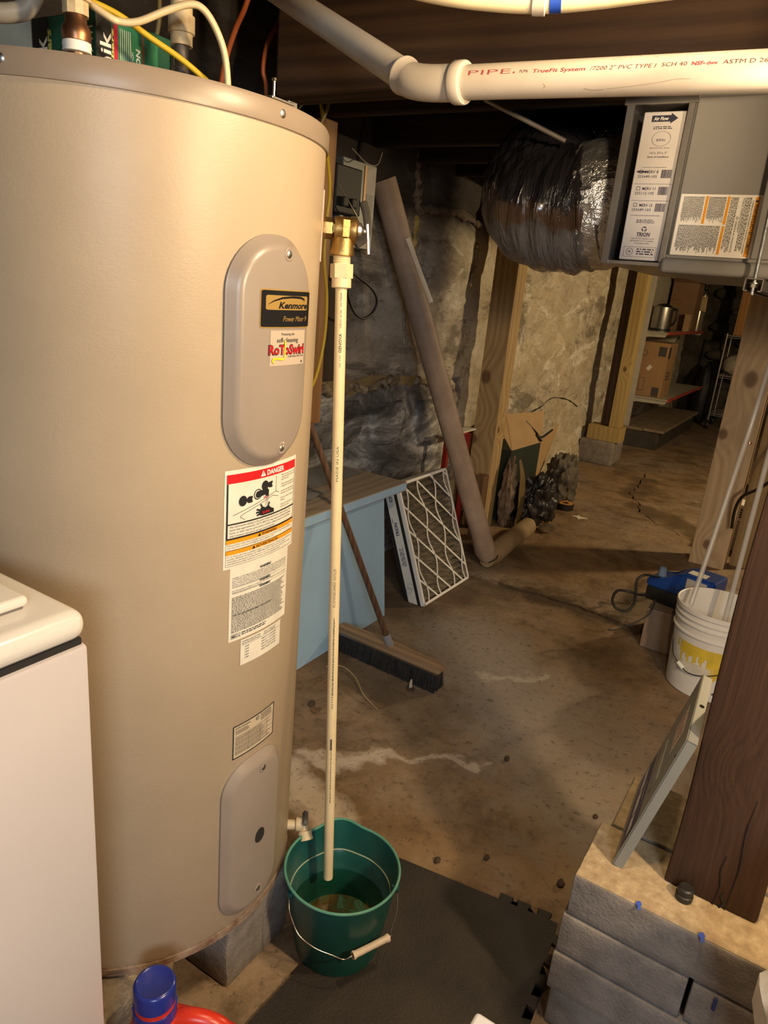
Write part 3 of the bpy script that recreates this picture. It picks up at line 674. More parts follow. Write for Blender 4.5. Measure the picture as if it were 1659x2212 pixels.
# small junction plate, loose screw
bm = newbm(); add_box(bm, (-.815, .885, HT+.002), (-.785, .935, HT+.006), .001, 1); add_box(bm, (-.80, .93, HT), (-.792, .95, HT+.010), .001, 1); jp = obj('junction_plate', bm, STEEL, heater)
bm = newbm(); add_cyl(bm, (-.792, .895, HT+.004), (-.790, .893, HT+.026), .0018, seg=8); add_lathe(bm, [(.0018, 0), (.004, .001), (.003, .004), (0, .0045)], 10, axis_mtx((-.790, .893, HT+.026), (0, 0, 1))); obj('screw', bm, STEEL, jp, True)
# cream power cable into the tank top, with its connector
bm = newbm(); pth = smooth_path([(-1.26, .76, 1.93), (-1.16, .80, 1.895), (-1.092, .835, 1.856), (-1.079, .854, 1.850), (-1.06, .875, 1.855), (-1.029, .904, 1.876), (-1.003, .927, 1.889), (-.989, .943, 1.886), (-.980, .961, 1.865), (-.975, .977, 1.833), (-.976, .987, 1.79), (-.977, .99, HT)], 6)
add_tube(bm, pth, .0075, 12, squash=.75); obj('power_cable', bm, CREAM, heater, True)
bm = newbm(); add_lathe(bm, [(.014, 0), (.014, .008), (.011, .009), (.011, .02), (.008, .021)], 16, Matrix.Translation((-.977, .99, HT))); add_cyl(bm, (-.99, .975, HT+.014), (-.965, .975, HT+.014), .003, seg=8); obj('cable_clamp', bm, STEEL, heater, True)
# ---- relief valve
ph = 39.0; ax = Vector((math.cos(math.radians(ph)), math.sin(math.radians(ph)), 0)); VZ = 1.583; vb = hp(ph, HR, VZ)
tv = Vector((-ax.y, ax.x, 0))
bm = newbm(); add_box(bm, (-.06, -.032, -.0012), (.06, .032, .0012), 0, mtx=axis_mtx(vb+Vector((0, 0, 0)), ax, (0, 0, 1))); rv_plate = obj('valve_plate', bm, BEIGE, heater)
body = vb+ax*.040
bm = newbm(); add_lathe(bm, [(.012, 0), (.0175, .001), (.019, .004), (.019, .016), (.0175, .020), (.014, .021), (.014, .032)], 6, axis_mtx(vb, ax, (0, 0, 1)))
add_lathe(bm, [(.012, .0), (.0215, .001), (.0225, .006), (.0225, .030), (.0235, .032), (.0235, .040), (.020, .043), (0, .044)], 28, axis_mtx(body-ax*.018, ax))
add_lathe(bm, [(.018, 0), (.018, -.012), (.0205, -.016), (.0215, -.034), (.0230, -.038), (.0230, -.044), (.0185, -.046), (0, -.046)], 28, Matrix.Translation(body))
cam_s = Vector((.6, -.8, 0)); add_box(bm, (-.007, -.017, .0215), (.007, .014, .0240), .001, 1, mtx=axis_mtx(body, (ax.x*.2+.55, ax.y*.2-.75, 0), (0, 0, 1)) @ Matrix.Rotation(PI/2, 4, 'Z'))
rv = obj('relief_valve', bm, BRASS, heater, True, ang=35); sub(rv, 'brass temperature and pressure relief valve')
lv = body+ax*.030
bm = newbm(); add_lathe(bm, [(.016, 0), (.014, .006), (.006, .012), (.004, .02), (0, .02)], 18, axis_mtx(body+ax*.026, ax))
add_box(bm, (-.040, -.009, .0), (.014, .009, .005), .001, 1, mtx=axis_mtx(lv+ax*.012, ax+Vector((0, 0, .12)), (0, 0, 1))); obj('test_lever', bm, STEEL, rv, True, ang=30)
# ---- drain valve near the floor
dv = hp(38, HR-.004, .240); da = Vector((math.cos(math.radians(38)), math.sin(math.radians(38)), 0))
DVP = mat('cream_plastic_valve', (.66, .52, .32), .5, var=.1)
bm = newbm(); add_cyl(bm, dv, dv+da*.045, .012, seg=14); add_lathe(bm, [(.012, 0), (.0165, .002), (.0175, .010), (.0165, .018), (.012, .02)], 18, axis_mtx(dv+da*.022+Vector((0, 0, .002)), da))
end = dv+da*.042; out = (Vector((da.x*.3+.25, da.y*.3-.5, -.75))).normalized()
add_lathe(bm, [(.011, 0), (.011, .012), (.016, .014), (.0175, .020), (.0165, .024), (.0175, .028), (.0185, .034), (.0155, .035), (.012, .034), (.012, .01), (0, .01)], 20, axis_mtx(end, out)); drv = obj('drain_valve', bm, DVP, heater, True)
bm = newbm(); add_box(bm, (-.020, -.006, .0), (.020, .006, .012), .003, 2, mtx=axis_mtx(end+Vector((0, 0, .014)), (da.x*.5, da.y*.5, .8))); add_cyl(bm, end, end+Vector((0, 0, .016)), .005, seg=10)
obj('drain_handle', bm, mat('grey_plastic', (.16, .14, .125), .5), drv, True)

# ---- discharge pipe hanging from the valve into the bucket
o0 = body+Vector((0, 0, -.040)); pb = Vector((-.732, 1.118, .146)); pd = (pb-o0).normalized()
dpz = thing('discharge_pipe', 'thin cream plastic pipe hanging from the brass valve down into the green bucket', 'pipe', tuple(pb))
bm = newbm(); add_tube(bm, [o0+pd*.050, pb], .0111, 24, cap=False); add_tube(bm, [o0+pd*.050, pb], .0088, 24, cap=False)
M = axis_mtx(pb, pd); add_lathe(bm, [(.0088, 0), (.0111, 0)], 24, M); obj('pipe', bm, CREAM, dpz, True)
bm = newbm(); add_lathe(bm, [(.0165, .0), (.0165, .004), (.0155, .005), (.0165, .007), (.0155, .009), (.0165, .011), (.0155, .013), (.0165, .015), (.0155, .017), (.0165, .020)], 24, axis_mtx(o0+pd*.001, pd))
add_lathe(bm, [(.015, .020), (.0215, .020), (.0215, .045), (.015, .046)], 6, axis_mtx(o0, pd)); add_lathe(bm, [(.0175, .040), (.0185, .044), (.0185, .062), (.0112, .064)], 24, axis_mtx(o0, pd)); obj('adapter', bm, CREAM, dpz, True, ang=30)
vdir = Vector((0, 0, 1.5))-(o0+pb)/2; vdir = (vdir-pd*vdir.dot(pd)).normalized(); sd = pd.cross(vdir)
def pmap(t0): # print runs along the pipe, reading upwards
    def f(u, v):
        a = v/.0111+t0; return pb-pd*0+(o0-pb).normalized()*u+(vdir*math.cos(a)+sd*math.sin(a))*.0114
    return f
p = Print(); GREYI = mat('grey_ink', (.10, .085, .06), .5)
def zu(z): return (z-pb.z)/abs(pd.z)
p.text('MADE IN USA', zu(1.110), -.0025, .072, .0046); p.text('CPVC 4120   HI TEMP   100 PSI @ 180F', zu(1.408), -.0025, .115, .0036); p.text('3/4" CTS', zu(1.335), -.0025, .022, .0032); p.text('GENOVA', zu(1.362), -.003, .036, .0052, 0, .03)
p.text('ASTM D2846 DRINKING WATER NSF-pw', zu(.60), -.0025, .21, .0036); p.text('FLOWGUARD GOLD', zu(.84), -.0025, .085, .0050); p.words(zu(.36), -.002, zu(.52), .001, 1, rnd); p.words(zu(.63), -.002, zu(.82), .001, 1, rnd)
p.rect(zu(.497), -.0020, zu(.525), .0022); p.build('print', pmap(.0), GREYI, dpz)

# ================================================================== GREEN BUCKET
BC = Vector((-.6806, 1.096, .012)); BH = .216
GREEN = mat('green_plastic', (.008, .075, .066), .35, var=.08, scale=10)
GREENL = mat('worn_green_edge', (.10, .30, .22), .4, var=.1, scale=30)
bucket = thing('bucket', 'round dark green plastic bucket with a pour spout, holding rusty water under the cream pipe', 'bucket', tuple(BC))
def spoutf(t, z): # swelling of the wall towards the spout
    d = math.atan2(math.sin(t-SP), math.cos(t-SP)); return .020*max(0, math.cos(d*3.2))**2*max(0, (z-.07)/.15)**1.5 if abs(d) < .49 else 0
SP = math.radians(128)
def bring(r, z, n=72):
    return [(BC.x+(r+spoutf(2*PI*k/n, z))*math.cos(2*PI*k/n), BC.y+(r+spoutf(2*PI*k/n, z))*math.sin(2*PI*k/n), BC.z+z) for k in range(n)]
def ringmesh(bm, rings, close0=False, close1=False):
    R_ = [[bm.verts.new(p) for p in r] for r in rings]; n = len(R_[0])
    for a, b in zip(R_, R_[1:]):
        for k in range(n): bm.faces.new((a[k], a[(k+1) % n], b[(k+1) % n], b[k]))
    if close0: bm.faces.new(list(reversed(R_[0])))
    if close1: bm.faces.new(R_[-1])
    return R_
def wr(z): return .0985+(.1305-.0985)*z/BH
bm = newbm()
ringmesh(bm, [bring(.094, .004), bring(.0985, 0), bring(wr(.004), .004)]+[bring(wr(z), z) for z in (.05, .09, .12, .15, .17, .19, BH)]+[bring(wr(z)-.0028, z) for z in (BH, .19, .17, .15, .148)]+[bring(wr(z)-.0045, z) for z in (.146, .12, .09, .05, .006)], True, True)
obj('body', bm, GREEN, bucket, True, ang=50)
bm = newbm(); add_tube(bm, [Vector(p) for p in bring(.1305, BH, 72)]+[Vector(bring(.1305, BH, 72)[0]), Vector(bring(.1305, BH, 72)[1])], .0031, 8, cap=False); obj('rim', bm, GREENL, bucket, True)
bm = newbm(); q = bring(wr(.147)-.0038, .147, 72); add_tube(bm, [Vector(p) for p in q]+[Vector(q[0]), Vector(q[1])], .0017, 6, cap=False); obj('fill_line', bm, mat('pale_ridge', (.36, .42, .28), .4), bucket, True)
def sediment():
    m, nt, b = nodes('rusty_sediment'); P = coord(nt); f = noise_n(nt, P, 16, 6, .7, .8)
    c = ramp(nt, f, [(.35, (.10, .035, .008)), (.48, (.19, .085, .02)), (.55, (.10, .13, .07)), (.62, (.13, .30, .22)), (.7, (.16, .07, .02))])
    nt.links.new(c, b.inputs['Base Color']); b.inputs['Roughness'].default_value = .7; return m
bm = newbm(); add_lathe(bm, [(0, .034), (.05, .036), (.095, .032), (.1015, .030)], 40, Matrix.Translation(BC)); obj('rust_sediment', bm, sediment(), bucket, True)
def water():
    m, nt, b = nodes('still_water'); nt.nodes.remove(b); o = nt.nodes['Material Output']
    t = N(nt, 'ShaderNodeBsdfTransparent'); t.inputs[0].default_value = (.78, .90, .80, 1); g_ = N(nt, 'ShaderNodeBsdfGlossy'); g_.inputs['Roughness'].default_value = .02
    f = N(nt, 'ShaderNodeFresnel'); f.inputs[0].default_value = 1.33; mx = N(nt, 'ShaderNodeMixShader')
    nt.links.new(f.outputs[0], mx.inputs[0]); nt.links.new(t.outputs[0], mx.inputs[1]); nt.links.new(g_.outputs[0], mx.inputs[2]); nt.links.new(mx.outputs[0], o.inputs[0]); return m
wz = .098
bm = newbm(); add_lathe(bm, [(0, wz), (wr(wz)-.008, wz), (wr(wz)-.0050, wz+.0012)], 64, Matrix.Translation(BC)); obj('water', bm, water(), bucket, True)
# wire bail hanging down in front, with a pale grip
e1 = Vector((-.738, .979, .205)); e2 = Vector((-.5585, 1.140, .205))
pth = smooth_path([e1, (-.724, .962, .190), (-.712, .958, .172), (-.688, .955, .146), (-.648, .958, .136), (-.610, .974, .126), (-.590, .988, .116), (-.577, 1.004, .121), (-.540, 1.088, .119), (-.540, 1.098, .135), (-.543, 1.120, .17), e2], 8)
bm = newbm(); add_tube(bm, pth, .0013, 8); bail = obj('wire_handle', bm, STEEL, bucket, True)
bm = newbm(); g0, g1 = Vector((-.578, 1.003, .1205)), Vector((-.540, 1.089, .119)); L = (g1-g0).length
add_lathe(bm, [(.004, 0), (.0085, 0), (.0095, .003), (.0078, .008), (.0074, L*.5), (.0078, L-.008), (.0095, L-.003), (.0085, L), (.004, L)], 18, axis_mtx(g0, g1-g0)); obj('grip', bm, mat('pale_grip', (.72, .60, .50), .5), bail, True)
for e in (e1, e2):
    d = (e-BC); d.z = 0; d.normalize(); bm = newbm(); add_cyl(bm, e-d*.012, e+d*.004, .009, seg=16); obj('handle_lug', bm, GREEN, bucket, True)

# ================================================================== WASHER (bottom left)
WENAM = mat('white_enamel', (.50, .46, .465), .28, var=.02, scale=3, coat=.3)
WTOP = mat('white_deck_enamel', (.62, .59, .55), .18, var=.02, scale=3, coat=.4)
wz0, wzt = 0.0, 1.072
WX = Vector((.04, 1.0, 0)).normalized()
wq = Vector((-.730, .507, 0))        # visible corner on the floor plan
ud = Vector((-1, 0, 0)); vd = Vector((0, -1, 0))
washer = thing('washing_machine', 'white top-loading washing machine at the left edge in front of the tank', 'washing machine', tuple(wq+ud*.3+vd*.3))
def wpt(u, v, z): return wq+ud*u+vd*v+Vector((0, 0, z))
Wm = Matrix((ud, vd, Vector((0, 0, 1)))).transposed().to_4x4(); Wm.translation = wq
bm = newbm(); add_box(bm, (0, 0, .0), (.66, .66, 1.022), .006, 2, mtx=Wm); obj('cabinet', bm, WENAM, washer, True, ang=30)
bm = newbm(); add_box(bm, (.006, .006, 1.020), (.654, .654, 1.031), 0, mtx=Wm); obj('seam', bm, DARK, washer)
bm = newbm(); add_box(bm, (-.002, -.002, 1.029), (.662, .662, wzt), .020, 5, mtx=Wm)
for v in bm.verts:
    pass
obj('top_deck', bm, WTOP, washer, True, ang=50)
bm = newbm(); add_box(bm, (.050, .045, wzt+.003), (.60, .62, wzt+.018), .007, 4, mtx=Wm); obj('lid', bm, WTOP, washer, True, ang=50)
bm = newbm(); add_box(bm, (.055, .05, wzt-.002), (.595, .615, wzt+.005), .002, 1, mtx=Wm); obj('lid_gap', bm, mat('grey_gasket', (.16, .14, .13), .6), washer)

# ================================================================== CONCRETE BLOCKS
CMU = mat('grey_concrete_block', (.25, .215, .185), .93, var=.16, scale=26, bmp=.35, bscale=150)
CMUW = mat('sandy_concrete_top', (.40, .31, .20), .95, var=.2, scale=30, bmp=.7, bscale=120)
def rough_box(lo, hi, bev=.006, amp=.0025, seed=0, mtx=None, cuts=5):
    bm = newbm(); add_box(bm, lo, hi, bev, 2, mtx=mtx)
    bmesh.ops.subdivide_edges(bm, edges=[e for e in bm.edges if e.calc_length() > .06], cuts=cuts, use_grid_fill=True)
    for v in bm.verts: v.co += Vector((noise.noise(v.co*38+Vector((seed, 0, 0))), noise.noise(v.co*38+Vector((0, seed, 5))), noise.noise(v.co*38+Vector((9, 0, seed)))*.7))*amp
    return bm
tag(obj('concrete_block', rough_box((-1.28, .51, 0), (-.835, .742, .185), .008, .003, 1), CMUW, smooth=True, ang=40), 'sunlit-looking sandy block under the front of the beige tank'.replace('sunlit-looking ', 'broad '), 'concrete block', 'blocks carrying the water heater')
tag(obj('concrete_block', rough_box((-1.19, .856, 0), (-.802, 1.058, .188), .008, .003, 2), CMU, smooth=True, ang=40), 'grey block under the tank edge, right beside the green bucket', 'concrete block', 'blocks carrying the water heater')

# ================================================================== DETERGENT JUG
REDP = mat('red_jug_plastic', (.62, .032, .012), .32, var=.05, scale=8)
BLUEC = mat('blue_cap_plastic', (.018, .03, .22), .25, var=.04)
je = Vector((.8388, .5373, 0)).normalized(); jf = Vector((.5373, -.8388, 0)).normalized()
jc = Vector((-.755, .625, 0))
jug = thing('detergent_jug', 'red laundry detergent jug with a blue screw cap on the floor before the tank', 'jug', (jc.x, jc.y, 0))
def jp_(u, v, z): return jc+je*u+jf*v+Vector((0, 0, z))
bm = newbm(); rings = []
for z, u0, u1, hv in ((0, -.045, .155, .045), (.006, -.05, .16, .050), (.12, -.05, .16, .052), (.165, -.05, .155, .052), (.195, -.048, .11, .048), (.215, -.044, .060, .044), (.232, -.041, .044, .040), (.25, -.038, .038, .038), (.252, -.032, .032, .032)):
    cu, hu = (u0+u1)/2, (u1-u0)/2; r = []
    for k in range(36):
        t = 2*PI*k/36; e = .55 if hu > .06 else 1
        cx = math.copysign(abs(math.cos(t))**e, math.cos(t)); sy = math.copysign(abs(math.sin(t))**e, math.sin(t)); r.append(jp_(cu+hu*cx, hv*sy, z))
    rings.append(r)
ringmesh(bm, rings, True, True); jb = obj('body', bm, REDP, jug, True, ang=60)
bm = newbm(); add_tube(bm, smooth_path([jp_(.030, 0, .228), jp_(.065, 0, .238), (jp_(.105, 0, .225)), jp_(.130, 0, .195), jp_(.143, 0, .15), jp_(.140, 0, .10)], 6), [.017]*31, 14, squash=1.15); obj('handle', bm, REDP, jug, True)
bm = newbm(); add_lathe(bm, [(.0385, .243), (.0385, .272), (.030, .274)], 36, Matrix.Translation(jc)); cl = obj('collar_label', bm, BLUEC, jug, True); sub(cl, 'dark blue printed collar')
bm = newbm(); add_lathe(bm, [(.0355, .270), (.0355, .284), (.034, .285)], 36, Matrix.Translation(jc)); obj('pour_ring', bm, REDP, jug, True)
bm = newbm(); prof = [(.0345, .284), (.0365, .285), (.0365, .322), (.0345, .327), (.031, .3285), (.029, .3265), (0, .326)]
add_lathe(bm, prof, 48, Matrix.Translation(jc)); sub(obj('cap', bm, BLUEC, jug, True, ang=50), 'glossy blue screw cap')
jug.scale = (1, 1, .9)
a0 = math.atan2(jf.y, jf.x)
def jm(u, v): a = a0+u/.0385; return jc+Vector((math.cos(a)*.0389, math.sin(a)*.0389, v))
p = Print(); p.text('LISTA EN LA', .004, .2620, .036, .0052, 0, .03, 'C'); p.text('PUEDES CONFIAR', .006, .2520, .048, .0052, 0, .03, 'C'); p.build('print', jm, WHITEP, cl)

# ================================================================== FOAM MAT
FOAMM = mat('black_foam', (.038, .031, .026), .78, var=.25, scale=5, bmp=.45, bscale=160, col2=(.020, .017, .015))
out = [(-.705, .77), (-.71, .832), (-.691, 1.402)]
def teeth(a, b, starts, w, d):
    a, b = Vector(a), Vector(b); t = (b-a).normalized(); n = Vector((-t.y, t.x)); pts = []
    for s in starts:
        for (x, y) in ((s, 0), (s-.006, d), (s+w+.006, d), (s+w, 0)): q = a+t*x+n*y; pts.append((q.x, q.y))
    return pts
out += teeth((-.691, 1.402), (-.272, 1.466), (.285, .330, .385), .024, .022)
out += [(-.262, 1.466)]
a = Vector((-.258, 1.46)); b_ = Vector((-.226, .77)); t = (b_-a).normalized(); n_ = Vector((-t.y, t.x))
s = .03
while s < .62:
    for (x, y) in ((s, 0), (s-.006, .020), (s+.032, .020), (s+.026, 0)): q = a+t*x+n_*y; out.append((q.x, q.y))
    s += .062
out.append((b_.x, b_.y))
bm = newbm(); add_prism(bm, out, .011, lambda u, v, h: Vector((u, v, h)))
bmesh.ops.triangulate(bm, faces=[f for f in bm.faces if len(f.verts) > 4])
tag(obj('foam_mat', bm, FOAMM), 'black interlocking foam floor mat with puzzle teeth beside the block pier', 'mat')

# ================================================================== BLOCK PIER AND TIMBER POST
pier = thing('block_pier', 'low pier of stacked grey concrete blocks carrying the dark timber post', 'block pier', (.1, 1.4, 0))
CMUP = mat('pier_block', (.235, .205, .18), .93, var=.14, scale=22, bmp=.38, bscale=150)
ch = .1
rows = [ # (z index, [(x0,x1,y0,y1)])
    (3, [(-.206, .52, 1.216, 1.405), (-.185, .52, 1.412, 1.620)]),
    (2, [(-.212, .035, 1.213, 1.41), (.043, .50, 1.216, 1.41), (-.19, .5, 1.415, 1.62)]),
    (1, [(-.214, .105, 1.208, 1.41), (.112, .5, 1.212, 1.41), (-.19, .5, 1.415, 1.62)]),
    (0, [(-.205, .02, 1.214, 1.41), (.028, .5, 1.214, 1.41), (-.19, .5, 1.415, 1.62)])]
k = 0
for zi, bl in rows:
    for (x0, x1, y0, y1) in bl:
        k += 1; o = obj('concrete_block', rough_box((x0, y0, zi*ch+.002), (x1, y1, zi*ch+ch-(.003 if zi < 3 else 0)), .004, .0008, 30+k, cuts=6), CMUP, pier, smooth=True, ang=40)
def pier_top():  # sandy dust and the warm lamplight on top, both in the colour
    m, nt, b = nodes('lit_sandy_dust'); P = coord(nt); f = noise_n(nt, P, 40, 5, .7); c = ramp(nt, f, [(.3, (.27, .19, .105)), (.55, (.40, .30, .18)), (.72, (.50, .40, .26))])
    nt.links.new(c, b.inputs['Base Color']); b.inputs['Roughness'].default_value = .95; bump(nt, b, f, .5, .004); return m
PT = pier_top()
for (x0, x1, y0, y1) in ((-.2035, .515, 1.2185, 1.403), (-.1825, .515, 1.4145, 1.617)):
    bm = newbm(); add_box(bm, (x0, y0, .3992), (x1, y1, .4022), .001, 1); bmesh.ops.subdivide_edges(bm, edges=bm.edges, cuts=6, use_grid_fill=True)
    for v in bm.verts:
        v.co.z += .0008*noise.noise(v.co*50); v.co.x += .002*noise.noise(v.co*40); v.co.y += .002*noise.noise(v.co*40+Vector((4, 4, 4)))
    obj('lit_dust_cap', bm, PT, pier)
DARKW = wood('dark_timber', (.075, .036, .020), (.036, .018, .011), 'Z', 55, knots=((-.03, -.13, .30, .016),), rough=.72, bmp=.45, kcol=(.03, .014, .008), bands=.15)
bm = newbm(); add_box(bm, (-.052, 1.312, .402), (.118, 1.482, 2.05), .007, 2); add_box(bm, (-.040, 1.32, .402), (-.05, 1.48, 2.04))
bmesh.ops.subdivide_edges(bm, edges=[e for e in bm.edges if e.calc_length() > .3], cuts=24)
for v in bm.verts: v.co += Vector((.005*noise.noise(Vector((v.co.x*9, v.co.y*9, v.co.z*4))), .004*noise.noise(Vector((v.co.x*9+3, v.co.y*9, v.co.z*4))), 0))
post = thing('timber_post', 'rough dark brown old timber post standing on the block pier', 'post', (.033, 1.397, .402))
obj('timber', bm, DARKW, post, True, ang=40)
bm = newbm()
for x, z0, z1, wd in ((.062, .402, .66, .0016), (.040, .402, .52, .0022), (.052, .402, .44, .003)):
    add_tube(bm, smooth_path([(x, 1.3118, z0), (x+.004, 1.3112, z0+(z1-z0)*.4), (x-.002, 1.3116, z0+(z1-z0)*.7), (x+.001, 1.3118, z1)], 5), [wd*.6]*12+[wd*.35]*4, 6)
obj('drying_crack', bm, DARK, post)
# ---- knob and chips on the pier
RUB = mat('black_rubber', (.018, .016, .014), .5, var=.1)
bm = newbm(); add_lathe(bm, [(0, 0), (.0155, 0), (.0165, .004), (.0165, .012), (.0145, .0135), (.0145, .016), (.0155, .018), (.0150, .026), (.012, .029), (0, .028)], 24, Matrix.Translation((-.010, 1.291, .4025))); tag(obj('rubber_foot', bm, RUB, smooth=True), 'small round black rubber foot on the pier beside the timber post', 'rubber foot')
BLUET = mat('blue_tape', (.012, .06, .42), .5, var=.08)
for i, (x, y, z, nrm, sc, lab) in enumerate(((-.079, 1.2175, .4035, 0, 1, 'blue tape scrap on the pier edge nearer the leaning panel'), (.036, 1.2165, .4035, 0, 1.1, 'blue tape scrap on the pier edge below the timber post'))):
    bm = newbm(); pts = [(-.005, .006), (.001, .008), (.005, .003), (.003, -.001), (.006, -.006), (.001, -.010), (-.002, -.003), (-.006, .0)]
    M = axis_mtx((x, y, z), (0, -.35, .94), (1, 0, 0))
    lo = [bm.verts.new(M @ Vector((a*sc, b*sc, 0))) for a, b in pts]; hi = [bm.verts.new(M @ Vector((a*sc, b*sc, .0012))) for a, b in pts]
    bm.faces.new(hi); bm.faces.new(lo[::-1])
    for q in range(8): bm.faces.new((lo[q], lo[(q+1) % 8], hi[(q+1) % 8], hi[q]))
    tag(obj('tape_scrap', bm, BLUET), lab, 'tape')
bm = newbm(); add_box(bm, (.083, 1.2105, .262), (.089, 1.2150, .292), .001, 1); tag(obj('tape_scrap', bm, mat('blue_marker', (.02, .035, .16), .6)), 'thin dark blue mark of tape on the front of the second block course', 'tape')

# ================================================================== GREY ACCESS PANEL LEANING ON THE POST
PAN = mat('grey_panel_paint', (.235, .235, .215), .38, var=.05, scale=6)
NAVY = mat('navy_print', (.028, .026, .12), .4, var=.03)
px0 = Vector((-.150, 1.290, .4035)); pup = (Vector((-.074, 1.290, .740))-px0).normalized(); pal = Vector((-.06, 1, 0)).normalized(); pno = pal.cross(pup).normalized()
if pno.x > 0: pno = -pno
PL, PWd, PTh = .345, .290, .020
panel = thing('access_panel', 'grey sheet-metal appliance panel leaning against the dark timber post on the pier', 'panel', tuple(px0))
Mp = Matrix((pal, pup, pno)).transposed().to_4x4(); Mp.translation = px0   # u along, v up, w outwards
if Mp.to_3x3().determinant() < 0: pass
def pbox(bm, lo, hi, bev=0): return add_box(bm, lo, hi, bev, 2, mtx=Mp)
bm = newbm(); pbox(bm, (0, 0, -.002), (PWd, PL, 0), 0)
for lo, hi in (((0, 0, -PTh), (PWd, .002, 0)), ((0, PL-.002, -PTh), (PWd, PL, 0)), ((0, 0, -PTh), (.002, PL, 0)), ((PWd-.002, 0, -PTh), (PWd, PL, 0))): pbox(bm, lo, hi)
pbox(bm, (.0, .0, -.003), (PWd, PL, .0015), .0014); obj('panel_sheet', bm, PAN, panel)
bm = newbm(); pbox(bm, (.065, .150, -.002), (.225, .195, .0045), .003); obj('pressed_handle', bm, PAN, panel, True)
pm = lambda off: (lambda u, v: px0+pal*(PWd-u)+pup*v+pno*off)
fr_ = sheet('blue_label', pm(.0020), .020, .030, PWd-.012, .120, NAVY, panel)
p = Print()
p.rect(.026, .060, .112, .086); p.rect(.122, .060, .20, .086); p.rect(.21, .060, .270, .086); p.rect(.03, .040, .07, .045); p.rect(.12, .104, .19, .109); p.build('print', pm(.0026), mat('silver_print', (.66, .64, .64), .4), panel)
sheet('white_label', pm(.0020), .085, .245, .205, .310, PAPER, panel)
p = Print(); p.words(.090, .250, .145, .305, 9, rnd, .45); p.words(.150, .250, .200, .305, 9, rnd, .45); p.build('print', pm(.0025), mat('red_small_print', (.42, .10, .06), .5), panel)
for u, v in ((.012, PL-.05), (PWd-.012, PL-.05)):
    bm = newbm(); add_cyl(bm, px0+pal*u+pup*v+pno*.0012, px0+pal*u+pup*v+pno*.0022, .003, seg=10); obj('screw_hole', bm, DARK, panel)
bm = newbm(); add_cyl(bm, px0+pup*(PL)+pal*.15-pno*.012, px0+pup*(PL+.0008)+pal*.15-pno*.012, .005, seg=12); obj('screw_hole', bm, DARK, panel)

# ================================================================== WHITE BIN CORNER AND WHITE CLOTH (cut by the frame)
bm = newbm(); add_box(bm, (-.198, .18, .0), (.10, .680, .612), .006, 3); tag(obj('storage_box', bm, mat('pale_blue_white_plastic', (.62, .62, .68), .35, var=.02), smooth=True, ang=40), 'pale white storage box whose top corner shows at the bottom edge of the photo', 'box')
bm = newbm(); add_lump(bm, (.268, 1.05, .37), (.155, .12, .375), .16, 2.2, 4, flat=.004, seed=4)
for v in bm.verts: v.co.x += max(0, .52-v.co.z)*.42
tag(obj('laundry_bag', bm, mat('white_cloth', (.75, .70, .60), .8, var=.05, bmp=.3, bscale=30), smooth=True), 'white cloth bag at the right edge in front of the block pier', 'bag')

# ================================================================== PVC DRAIN PIPE OVERHEAD
PVC = mat('white_pvc_dirty', (.72, .62, .50), .36, var=.07, scale=7, col2=(.62, .52, .42))
def pvc_dusty():
    m, nt, b = nodes('white_pvc'); P = coord(nt); f = noise_n(nt, P, 6, 4); c = ramp(nt, f, [(.3, (.66, .56, .45)), (.6, (.75, .66, .54))])
    sx = N(nt, 'ShaderNodeSeparateXYZ'); nt.links.new(P, sx.inputs[0]); sp = noise_n(nt, P, 160, 3, .6)
    d = segdist(nt, P, (.33, -.005, .030), (.47, -.01, .030)); mr = N(nt, 'ShaderNodeMapRange'); mr.inputs['From Min'].default_value = .05; mr.inputs['From Max'].default_value = .01; nt.links.new(d, mr.inputs['Value'])
    k = math_n(nt, 'MULTIPLY', ramp(nt, sp, [(.57, 0), (.60, .7)]), mr.outputs[0]); c = mix(nt, k, c, (.06, .04, .03))
    nt.links.new(c, b.inputs['Base Color']); b.inputs['Roughness'].default_value = .34; return m
PV = pvc_dusty()
R2 = .0302
A = Vector((-.165, 1.368, 1.8607)); B = Vector((-.760, 1.393, 1.8805)); D = Vector((-1.62, 1.722, 2.270))
dr = (A-B).normalized(); E0 = B-dr*.095; du = (D-E0).normalized()
pipe = thing('drain_pipe', 'thick white plastic drain pipe bending overhead with red lettering', 'pipe', tuple(B))
bm = newbm(); add_tube(bm, [B-dr*.02, A], R2, 40); obj('pipe_run', bm, PV, pipe, True)
bm = newbm(); add_tube(bm, [A, A+Vector((.02, 0, .002)), A+Vector((.042, 0, .022)), A+Vector((.046, 0, .05)), A+Vector((.046, 0, .52))], [R2, .033, .034, .033, R2], 32); obj('riser', bm, PV, pipe, True)
bm = newbm(); add_tube(bm, [E0+du*.02, D], R2, 40); obj('pipe_run', bm, PV, pipe, True)
bm = newbm(); q0, q1 = B+dr*.022, E0+du*.052
arc = [B+dr*.020]+[((1-t)**2*(B-dr*.022)+2*t*(1-t)*(E0+dr*.012)+t*t*(E0+du*.024)) for t in [i/10 for i in range(11)]]+[E0+du*.052]
add_tube(bm, arc, [.0335]+[.0330]*11+[.0335], 40); obj('elbow', bm, PV, pipe, True, ang=50)
bm = newbm(); add_lathe(bm, [(R2, -.001), (.0372, 0), (.0385, .003), (.0385, .021), (.0372, .024), (.033, .0245)], 40, axis_mtx(B+dr*.018, -dr)); obj('hub_collar', bm, PV, pipe, True, ang=40); bm = newbm(); add_lathe(bm, [(R2, -.001), (.0362, 0), (.0368, .002), (.0368, .006), (.0355, .008), (.033, .03)], 40, axis_mtx(E0+du*.056, -du)); obj('hub_collar', bm, PV, pipe, True, ang=40)
